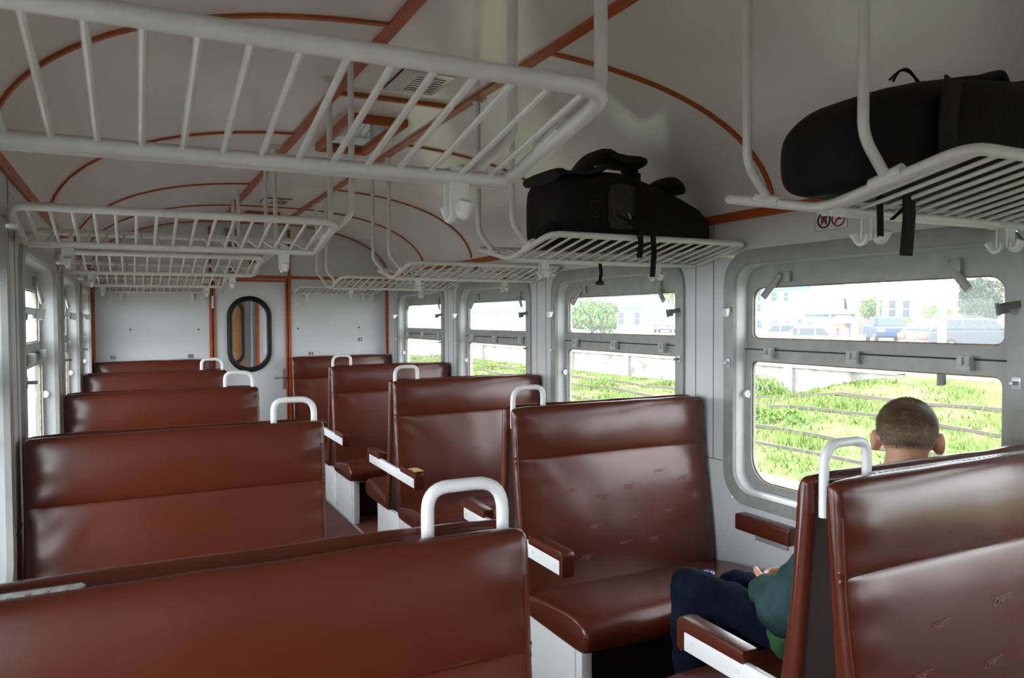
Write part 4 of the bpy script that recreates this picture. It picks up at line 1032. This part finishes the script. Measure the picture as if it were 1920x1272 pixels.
tree((48.3, 37.6, RZ), 2.95, Vector((0.9, 0.95, 1.0)), M['leaf_light'], 'young airy tree right of the dark conifer', 800, 0.12)
tree((44, 29.6, RZ), 2.2, Vector((0.8, 1.1, 0.9)), M['leaf_light'], 'light bushy tree beside the tiled roof', 1000, 0.13)
tree((33, 41.2, RZ), 4.6, Vector((0.8, 1.6, 1.5)), M['leaf_light'], 'thin birch at the right edge of the second window', 700, 0.10, trunk=0.07)
# hedge by the cream house
b = MB()
for k in range(2600):
    p = Vector((random.uniform(49.6, 50.3), random.uniform(30.6, 36.9), random.uniform(RZ, 1.35))); s_ = random.uniform(0.06, 0.14); q = Vector((random.gauss(0, 1), random.gauss(0, 1), random.gauss(0, 1))).normalized(); v = q.orthogonal()*s_; u_ = q.cross(v)
    b.add([p-v, p+u_*0.6, p+v, p-u_*0.6], [(0, 1, 2, 3)])
b.box(49.7, 50.2, 30.8, 36.7, RZ, 1.2)
tag(b.build('hedge', M['leaf_light'], recalc=False, smooth=False), 'yellow green hedge before the cream house', 'hedge')
# houses
def house(name, label, x, y0, y1, zt, m, wins, depth=7, band=None, roof=None, frame=None):
    root = thing('house', label, 'house', (x, 0, 0), 'buildings beyond the road')
    b = MB(); b.box(0, depth, y0, y1, RZ-0.6, zt); b.build('wall', m, root, smooth=False)
    for (a, c, z0, z1) in wins:
        b = MB(); b.box(-0.04, 0.02, min(a, c), max(a, c), z0, z1); wf = b.build('window', frame or M['housew'], root, smooth=False)
        b = MB(); yy0, yy1 = min(a, c)+0.05, max(a, c)-0.05; mid = (z0+z1)/2
        b.box(-0.05, -0.03, yy0, yy1, z0+0.05, mid-0.03); b.box(-0.05, -0.03, yy0, yy1, mid+0.03, z1-0.05); b.build('pane', M['pane_dark'], wf, smooth=False)
    if band:
        b = MB(); b.box(-0.06, 0.02, y0, y1, band[0], band[1]); b.build('band', M['houseb'], root, smooth=False)
    if roof:
        b = MB(); e = 0.4; h = roof[0]
        b.loft([[(-e, y0-e, zt), (depth+e, y0-e, zt), (depth/2, y0-e+roof[1], zt+h)], [(-e, y1+e, zt), (depth+e, y1+e, zt), (depth/2, y1+e-roof[1], zt+h)]]); b.build('roof', roof[2], root, smooth=False)
    return root
house('a', 'white and pale blue two storey building at the left of the passenger window', 44, 39.3, 48.5, 4.0, M['housew'],
      [(44.05, 44.9, 2.8, 3.6), (44.05, 44.9, 1.95, 2.6), (42.4, 43.0, 2.75, 3.45), (41.3, 41.75, 2.72, 3.4), (42.35, 42.9, 0.66, 1.3), (41.2, 41.6, 0.66, 1.3), (40.0, 40.45, 0.6, 1.4), (43.9, 44.9, 0.65, 1.3)], depth=3.6, band=(3.55, 3.95), frame=M['houseb'])
house('b', 'low pale blue annex with a shallow roof', 43, 37.05, 38.85, 1.72, M['housew'], [(38.2, 38.7, 0.75, 1.2)], depth=3, band=(1.5, 1.72), roof=(0.45, 0.5, M['housew']))
house('c', 'cream single storey house with tall dark windows', 52, 33.3, 41.6, 3.42, M['cream'], [(39.4, 40.0, 1.4, 2.82), (38.2, 38.85, 1.4, 2.8), (37.05, 37.7, 1.4, 2.77), (40.5, 41.1, 1.4, 2.82)], band=None)
house('d', 'house with a red tiled roof behind the dark tree', 46, 22.5, 29.6, 1.9, M['cream'], [(28.6, 29.1, 0.7, 1.5)], depth=6, roof=(1.9, 0.0, M['tile']))
house('e', 'long white factory with a blue band and paired windows', 60, 70, 150, 4.4, M['housew'],
      [(74.8, 76.5, 0.5, 2.3), (78.4, 79.8, 0.5, 2.3), (81.6, 82.9, 0.5, 2.3), (85.2, 86.6, 0.5, 2.3), (89, 90.5, 0.5, 2.3), (95, 97, 0.5, 2.3), (112, 116, 2.2, 3.2), (124, 128, 2.2, 3.2)], depth=15, band=(2.45, 3.1))
b = MB(); b.box(62, 70, 70, 150, 4.4, 5.6); tag(b.build('house_storey', M['pane_dark'], smooth=False), 'dark glazed upper storey on the long white factory', 'building', 'buildings beyond the road')
# concrete lattice fence in the third window
root = thing('lattice_fence', 'pale concrete fence with an openwork top row', 'fence', (30, 0, 0))
b = MB(); b.box(0, 0.12, 50.5, 75, RZ, 1.35); b.box(0, 0.12, 50.5, 75, 1.72, 1.8); b.build('panel', M['concrete'], root, smooth=False)
for k in range(5):
    b = MB(); b.box(-0.05, 0.17, 52+k*4.6-0.15, 52+k*4.6+0.15, RZ, 1.9); b.build('post', M['concrete'], root, smooth=False)
b = MB()
for k in range(44):
    y = 51+k*0.54; b.tube([(0.06, y+0.2*math.cos(2*PI*q/14), 1.535+0.17*math.sin(2*PI*q/14)) for q in range(14)], 0.035, 5, closed=True)
b.build('openwork_ring', M['concrete'], root)
# kiosk, poles
root = thing('kiosk', 'little open kiosk with a pale pitched roof on posts', 'kiosk', (40, 33.1, RZ))
b = MB(); b.loft([[(-0.5, -0.6, 1.02), (0.5, -0.6, 1.02), (0.0, -0.5, 1.52)], [(-0.5, 0.6, 1.02), (0.5, 0.6, 1.02), (0.0, 0.5, 1.52)]]); b.build('roof', M['paper'], root, smooth=False)
b = MB(); b.box(-0.3, 0.3, -0.38, 0.38, 0.72, 1.04); b.build('bin', M['wood'], root, smooth=False)
for y, m in ((-0.45, M['blue']), (0.42, M['red'])):
    b = MB(); b.box(-0.04, 0.04, y-0.04, y+0.04, 0, 1.04); b.build('post', m, root, smooth=False)
def pole(p, h, r_, m, label, extra=None):
    root = thing('pole', label, 'pole', p); b = MB(); b.tube([(0, 0, -0.1), (0, 0, h)], [r_, r_*0.7], 10); b.build('shaft', m, root)
    return root
u_ = pole((42, 32.15, RZ), 3.9, 0.10, M['pole'], 'grey utility pole before the cream house')
b = MB(); b.box(-0.05, 0.05, -0.5, 0.5, 3.45, 3.52); b.build('crossarm', M['pole'], u_, smooth=False)
pole((42, 35.8, RZ), 3.9, 0.06, M['pole'], 'thin utility pole between the annex and the conifer')
pole((33, 43.4, RZ), 4.6, 0.12, M['pole'], 'grey pole before the factory in the second window')
sp = thing('sign_post', 'white signal post with a black foot standing in the grass', 'post', (20.0*0.9, 13.30*0.9, 0))
gz = bank_z(18, 11.97)
b = MB(); b.tube([(0, 0, gz+0.5), (0, 0, 2.35)], 0.10, 12); b.build('white_shaft', M['paper'], sp)
b = MB(); b.tube([(0, 0, gz-0.1), (0, 0, gz+0.5)], 0.103, 12); b.build('black_foot', M['rubber'], sp)
b = MB(); b.box(-0.04, 0.04, 0.05, 0.35, 2.2, 2.4); b.build('yellow_plate', M['yellow'], sp, smooth=False)
b = MB(); b.tube([(26, 40, 4.0), (34, 36.5, 3.75), (41.8, 32.3, 3.6)], 0.012, 5); tag(b.build('overhead_wire', M['greyd']), 'thin overhead wire crossing above the houses', 'wire')
# hill haze at the back
b = MB(); P = []
for k in range(40):
    y = -40+8*k; h = 9+3.5*math.sin(k*0.5)+2*math.sin(k*1.3); P.append([(135, y, -2), (140, y, h*0.5), (150, y, h), (165, y, h*0.6), (170, y, -2)])
b.loft(P); struct(b.build('hills', M['hill'], angle=1.5), 'pale hazy hills behind the houses', 'hills')
# cars
def car(loc, rot, m, label, wagon=True, L=4.7, W_=1.75, H=1.42):
    root = thing('car', label, 'car', loc, 'cars parked along the street'); root.rotation_euler = (0, 0, rot)
    hw_ = W_/2
    # lower body: front at +x
    prof = [(-L/2, 0.42), (-L/2+0.02, 0.78), (-L/2+0.10, 0.92), (-L*0.2, 0.95), (L*0.16, 0.94), (L*0.36, 0.88), (L/2-0.12, 0.78), (L/2, 0.62), (L/2-0.02, 0.34), (L*0.30, 0.24), (-L*0.30, 0.24), (-L/2+0.04, 0.30)]
    b = MB(); b.loft([[(x*k2, y, 0.24+(z-0.24)*k) for x, z in prof] for y, k, k2 in ((-hw_, 0.93, 0.97), (-hw_+0.08, 1.0, 1.0), (hw_-0.08, 1.0, 1.0), (hw_, 0.93, 0.97))])
    b.build('body', m, root, bevel=0.02, angle=0.6)
    rear = -L*0.46 if wagon else -L*0.33
    g0 = [(rear, 0.93), (rear+(0.42 if wagon else 0.5), H-0.03), (rear+0.75, H), (L*0.04, H), (L*0.12, H-0.04), (L*0.27, 0.93)]
    b = MB(); b.loft([[(x, y, z) for x, z in g0] if abs(y) > hw_-0.12 and z_ == 0 else [(x, y*(1 if z <= 0.94 else 0.84), z) for x, z in g0] for y, z_ in ((-hw_+0.06, 1), (hw_-0.06, 1))])
    b.build('cabin', m, root, bevel=0.03, angle=0.6)
    for s_ in (-1, 1):
        for x0, x1 in ((rear+0.42, -L*0.17), (-L*0.15, L*0.02), (L*0.035, L*0.19)):
            def yy(z): t = (z-0.93)/(H-0.93); return s_*((hw_-0.06)*(1-0.16*t)+0.012)
            top = H-0.09; b = MB(); sl0 = 0.10 if x0 < -L*0.3 else 0.0; sl1 = 0.30 if x1 > L*0.15 else 0.0
            b.loft([[(x0, yy(0.97)+q, 0.97), (x1, yy(0.97)+q, 0.97), (x1-sl1, yy(top)+q, top), (x0+sl0, yy(top)+q, top)] for q in (-s_*0.02, 0)]); b.build('side_glass', M['pane_dark'], root, smooth=False)
        for x in (-L*0.29, L*0.31):
            b = MB(); b.tube([(x, s_*(hw_-0.2), 0.31), (x, s_*(hw_+0.005), 0.31)], 0.31, 20); wh = b.build('wheel', M['tyre'], root)
            b = MB(); b.tube([(x, s_*(hw_-0.05), 0.31), (x, s_*(hw_+0.012), 0.31)], 0.19, 16); b.build('hubcap', M['steel'], wh)
        b = MB(); b.box(L*0.19, L*0.23, min(s_*hw_, s_*(hw_+0.16)), max(s_*hw_, s_*(hw_+0.16)), 0.92, 1.04); b.build('wing_mirror', M['greyd'], root, bevel=0.02)
        b = MB(); b.box(-L/2-0.02, -L/2+0.05, min(s_*0.42, s_*(hw_-0.03)), max(s_*0.42, s_*(hw_-0.03)), 0.60, 0.75); b.build('tail_lamp', M['lampred'], root, bevel=0.01)
        b = MB(); b.box(-L/2-0.022, -L/2+0.05, min(s_*0.42, s_*(hw_-0.03)), max(s_*0.42, s_*(hw_-0.03)), 0.75, 0.83); b.build('indicator', M['amber'], root, bevel=0.01)
        b = MB(); b.box(L/2-0.10, L/2+0.01, min(s_*0.45, s_*(hw_-0.08)), max(s_*0.45, s_*(hw_-0.08)), 0.60, 0.74); b.build('headlamp', M['paper'], root, bevel=0.01)
        if wagon:
            b = MB(); b.tube([(rear+0.6, s_*(hw_*0.72), H+0.05), (L*0.03, s_*(hw_*0.72), H+0.05)], 0.02, 6)
            for q in (rear+0.6, L*0.03): b.tube([(q, s_*(hw_*0.72), H-0.02), (q, s_*(hw_*0.72), H+0.05)], 0.02, 6)
            b.build('roof_rail', M['greyd'], root)
    b = MB(); k0, k1 = rear-0.012, rear+(0.42 if wagon else 0.5)-0.012
    b.loft([[(k0+0.03+q, y, 0.98) for y in (-hw_+0.22, hw_-0.22)] + [(k1-0.05+q, y, H-0.10) for y in (hw_-0.32, -hw_+0.32)] for q in (0, 0.02)]); b.build('rear_glass', M['pane_dark'], root, smooth=False)
    b = MB(); b.box(-L/2-0.05, -L/2+0.1, -hw_+0.04, hw_-0.04, 0.36, 0.54); b.build('bumper', M['greyd'], root, bevel=0.03)
    b = MB(); b.box(-L/2-0.025, -L/2, -0.30, 0.30, 0.62, 0.74); b.build('number_plate', M['paper'], root, smooth=False)
    return root
car((29.2, 18.4, 0.06), -0.32, M['car_grey'], 'grey estate car with roof rails seen from behind')
car((38.6, 29.0, RZ), -2.3, M['car_blue'], 'small dark blue car between the kiosk and the estate car', wagon=False, L=4.0)
car((30.5, 27.0, -0.35), -0.9, M['car_red'], 'dull red car low at the left of the passenger window', wagon=False, L=4.1)
car((32.5, 31.0, -0.25), 2.4, M['car_silver'], 'silver car parked before the white and blue building', wagon=False, L=4.1)
car((46.0, 58.5, RZ), 0.75, M['car_silver'], 'pale car behind the tree in the second window, tail lamps towards the train', wagon=False, L=4.2)
